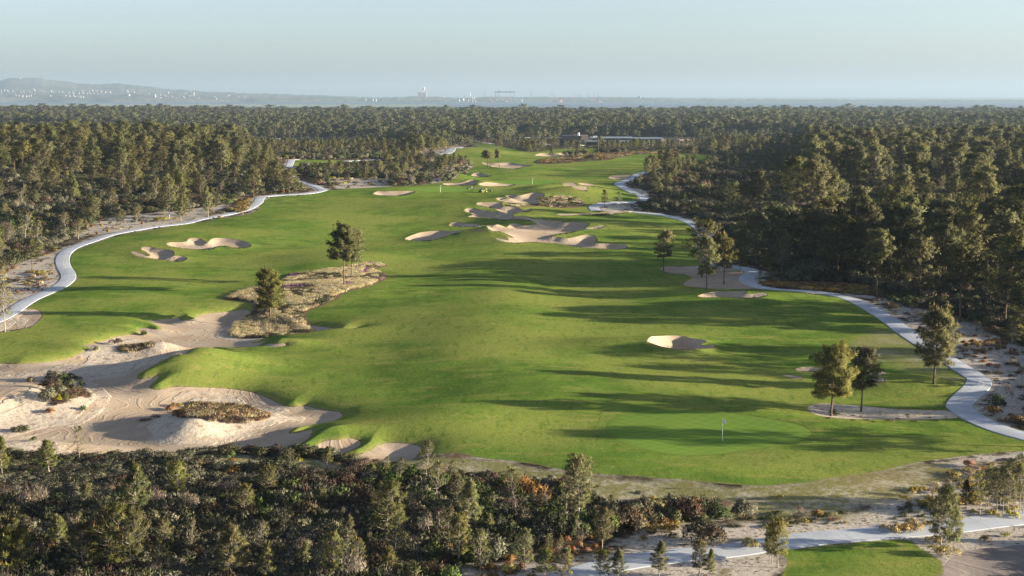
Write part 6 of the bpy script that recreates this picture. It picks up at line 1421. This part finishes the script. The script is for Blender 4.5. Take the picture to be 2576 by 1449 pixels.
def chimney(c, x, y0, y1, w, label, bands=True):
    (vx, top), (_, bot) = V(c, [(x, y0), (x, y1)]); d, z = shore_at(vx, bot); s = d / F_PX; h = z_far(top, d) - z
    t = empty('chimney', (at_far(vx, d), d, z), 0, label, 'chimney'); w = w * s
    m = MB(); m.tube([(0, 0, -6), (0, 0, h)], [w / 2, w / 2 * .8], 12); link('shaft', m.mesh('shaft', [M['town']]), t)
    if bands:
        for k in range(3): m = MB(); m.disc((0, 0, h * (.97 - .12 * k)), (0, 0, 1), w / 2 * .92, h * .045, 12); link('band', m.mesh('band', [M['rust_steel']]), t)
    return at_far(vx, d), d, z + h
c1 = chimney('O', 302, 60, 268, 3.0, 'tall white works chimney with red bands left of the shipyard')
chimney('O', 663, 168, 270, 1.8, 'shorter banded chimney between works and shipyard')
chimney('N', 1323, 345, 412, 1.2, 'slim mast beside the pale towers on the middle shore', False)
for x_, l in ((1228, 'left of two white silos by the shipyard'), (1268, 'right of two white silos by the shipyard')):
    (vx, top), (_, bot) = V('O', [(x_, 246), (x_, 292)]); d, z = shore_at(vx, bot); m = MB(); m.tube([(0, 0, -5), (0, 0, z_far(top, d) - z), (0, 0, z_far(top, d) - z + 3)], [8, 8, 2], 14)
    o = link('silo', m.mesh('silo', [M['town']]), None, (at_far(vx, d), d, z)); o['label'] = l; o['category'] = 'silo'
for i, (x0, x1, y0, y1) in enumerate([(135, 205, 150, 262), (222, 285, 165, 262)]):
    (a, top), (b_, bot) = V('O', [(x0, y0), (x1, y1)]); d, z = shore_at((a + b_) / 2, bot); s = d / F_PX; w = (b_ - a) * s; h = z_far(top, d) - z
    t = empty('boiler_house', (at_far((a + b_) / 2, d), d, z), 0, ['left', 'right'][i] + ' grey boiler tower beside the tall banded chimney', 'building')
    m = MB(); m.box((0, 0, h / 2), (w, 30, h)); link('frame', m.mesh('frame', [M['win']]), t)
    m = MB(); [m.box((q * w / 4, -15.5, h / 2), (w * .1, 1.5, h)) for q in (-2, -1, 0, 1, 2)]; [m.box((0, -15.6, h * q / 5), (w, 1.4, 3)) for q in range(1, 6)]; link('girders', m.mesh('girders', [M['town']]), t)
# the big gantry over the dock
(gx0, gt), (gx1, gb) = V('O', [(1708, 132), (2103, 352)]); d = 11150; s = d / F_PX; w = (gx1 - gx0) * s; z = WZ; h = z_far(gt, d) - z
t = empty('gantry_crane', (at_far((gx0 + gx1) / 2, d), d, z), 0, 'huge blue grey gantry crane spanning the dock', 'crane')
m = MB(); m.box((0, 0, h - 5), (w + 8, 14, 10)); link('girder', m.mesh('girder', [M['steel']]), t)
m = MB(); m.box((-w / 2 + 3, -8, h / 2 - 4), (4.5, 4, h - 6)); m.box((-w / 2 + 3, 8, h / 2 - 4), (4.5, 4, h - 6)); m.box((-w / 2 + 3, 0, h * .5), (4, 18, 3)); link('leg', m.mesh('leg', [M['steel']]), t)
m = MB(); m.tube([(w / 2 - 3, 0, h - 8), (w / 2 + 1, -12, 0)], 3.0, 6); m.tube([(w / 2 - 3, 0, h - 8), (w / 2 + 1, 12, 0)], 3.0, 6); m.box((w / 2, 0, 12), (3, 24, 3)); link('leg', m.mesh('leg', [M['steel']]), t)
m = MB(); m.box((-w * .30, 0, h + 3), (16, 10, 6)); m.box((w * .28, 0, h + 2), (10, 8, 4)); link('trolley', m.mesh('trolley', [M['steel']]), t)
def ship(c, x0, x1, ytop, ywl, hullh, label, red=True, rig=()):
    (a, tp), (b_, wl) = V(c, [(x0, ytop), (x1, ywl)]); d = 10800; s = d / F_PX; L = (b_ - a) * s; z = WZ; H = z_far(tp, d) - z; hh = hullh
    t = empty('ship', (at_far((a + b_) / 2, d), d, z), 0, label, 'ship')
    n = 9; v = []; f = []
    for i in range(n):
        u = i / (n - 1) * 2 - 1; wdt = 11 * (1 - abs(u) ** 3.5) + .4; sh = hh * (1 + .12 * u * u)
        v += [(u * L / 2 * .96, -wdt * .7, -2), (u * L / 2 * .96, wdt * .7, -2), (u * L / 2, wdt, sh), (u * L / 2, -wdt, sh)]
    for i in range(n - 1):
        for j in range(4): f.append((i * 4 + j, i * 4 + (j + 1) % 4, i * 4 + 4 + (j + 1) % 4, i * 4 + 4 + j))
    f += [(0, 1, 2, 3), ((n - 1) * 4, (n - 1) * 4 + 3, (n - 1) * 4 + 2, (n - 1) * 4 + 1)]
    link('hull', mesh_np('hull', v, f, [M['red'] if red else M['hull']]), t)
    m = MB(); up_ = max(H - hh, 6); q = -.25 * L
    for k in range(3): m.box((q, 0, hh + up_ * (k + .5) / 3), (L * (.42 - .09 * k), 14 - 2 * k, up_ / 3 + .2))
    m.box((.30 * L, 0, hh + up_ * .2), (L * .12, 10, up_ * .4)); link('superstructure', m.mesh('superstructure', [M['town']]), t)
    m = MB(); m.tube([(q, 0, hh + up_), (q, 0, hh + up_ + 12)], .8, 5); m.tube([(.3 * L, 0, hh), (.3 * L, 0, hh + up_ + 4)], .8, 5); link('mast', m.mesh('mast', [M['town']]), t)
ship('O', 1715, 1845, 262, 340, 9, 'white ship in the dock under the gantry', False)
ship('O', 1845, 1965, 290, 356, 10, 'dark hulled ship right of the white one under the gantry', False)
ship('O', 1600, 1655, 282, 345, 11, 'short red ship left of the gantry')
ship('Q', 298, 498, 288, 388, 18, 'red hulled ship moored right of the gantry')
ship('Q', 1040, 1312, 290, 382, 9, 'low red barge with white crane house at the right quay')
ship('O', 1165, 1262, 305, 356, 15, 'dark hull beside the white shed left of the gantry', False)
def crane(c, x, ytop, ybot, label, mat='steel', jib=0, lean=0):
    (vx, top), (_, bot) = V(c, [(x, ytop), (x, ybot)]); d, z = shore_at(vx, bot) if bot < 255 else (10950, WZ); s = d / F_PX; h = z_far(top, d) - z
    t = empty('harbour_crane', (at_far(vx, d), d, z), 0, label, 'crane')
    m = MB(); m.tube([(-4, 0, -4), (-1.2, 0, h * .45)], 1.3, 5); m.tube([(4, 0, -4), (1.2, 0, h * .45)], 1.3, 5); m.box((0, 0, h * .42), (9, 7, 6)); link('tower', m.mesh('tower', [M[mat]]), t)
    m = MB(); m.tube([(0, 0, h * .42), (lean * h, 0, h)], [1.8, .9], 5); m.tube([(-4, 0, h * .5), (-2, 0, h * .68), (lean * h * .8, 0, h * .92)], .5, 4); link('jib', m.mesh('jib', [M[mat]]), t)
crane('O', 1490, 110, 262, 'red crane standing alone left of the gantry', 'rust_steel', lean=.03)
crane('O', 1080, 178, 300, 'dark crane behind the white shed left of the gantry', lean=-.02)
crane('O', 1945, 192, 330, 'crane inside the span of the gantry at its right', lean=.04)
crane('O', 1778, 84, 300, 'crane jib poking above the girder of the gantry', lean=-.03)
crane('O', 2025, 120, 345, 'pale crane just inside the right leg of the gantry', 'rust_steel', lean=0)
crane('O', 2440, 84, 290, 'thin pale crane right of the gantry', 'rust_steel', lean=.02)
crane('Q', 293, 90, 276, 'red crane above the moored red ship', 'rust_steel', lean=-.02)
crane('Q', 348, 162, 290, 'dark crane leaning beside the red crane', lean=-.1)
crane('Q', 745, 148, 370, 'tall reddish crane on the quay right of the red ship', 'rust_steel')
crane('Q', 818, 142, 275, 'first of two thin cranes right of the tall reddish one')
crane('Q', 875, 142, 280, 'second of two thin cranes right of the tall reddish one')
crane('Q', 1035, 148, 290, 'dark slender crane left of the barge')
crane('Q', 1158, 142, 320, 'pale crane at the left end of the barge', 'rust_steel')
crane('Q', 1235, 148, 330, 'dark crane rising over the white crane house of the barge')
# steam of the works
m = bpy.data.materials.new('steam'); m.use_nodes = True; nt = m.node_tree
tb = nt.nodes.new('ShaderNodeBsdfTransparent'); mx = nt.nodes.new('ShaderNodeMixShader'); mx.inputs[0].default_value = .30; pb = nt.nodes['Principled BSDF']; pb.inputs['Base Color'].default_value = (.9, .9, .9, 1); pb.inputs['Roughness'].default_value = 1
nt.links.new(tb.outputs[0], mx.inputs[1]); nt.links.new(pb.outputs[0], mx.inputs[2]); nt.links.new(mx.outputs[0], nt.nodes['Material Output'].inputs[0])
def puff(c, x, y, r, label):
    vx, vy = V(c, [(x, y)])[0]; d = 12100; z = z_far(vy, d); rr = random.Random(int(x)); vs, fs = [], []
    for k in range(5):
        cx_, cz_ = rr.uniform(-.5, .5) * r, k * r * .55; q = r * rr.uniform(.5, .8)
        th = np.linspace(0, math.pi, 8); ph = np.arange(10) * .6283; b0 = len(vs)
        for a in th:
            for p in ph: w_ = 1 + .15 * math.sin(3 * a + 5 * p + k); vs.append((cx_ + q * w_ * math.sin(a) * math.cos(p), q * w_ * math.sin(a) * math.sin(p), cz_ + q * w_ * math.cos(a)))
        for i in range(7):
            for j in range(10): fs.append((b0 + i * 10 + j, b0 + i * 10 + (j + 1) % 10, b0 + i * 10 + 10 + (j + 1) % 10, b0 + i * 10 + 10 + j))
    o = link('steam', mesh_np('steam', vs, fs, [m], smooth_=True), None, (at_far(vx, d), d, z), kind='stuff', label=label)
puff('O', 245, 130, 13, 'white steam drifting beside the tall banded chimney'); puff('O', 1188, 222, 11, 'white steam rising behind the two silos')
# ------------------------------------------------------------------ the air over everything
hz = link('haze', HAZE, kind='stuff', label='thin bluish air between the camera and the far shore')
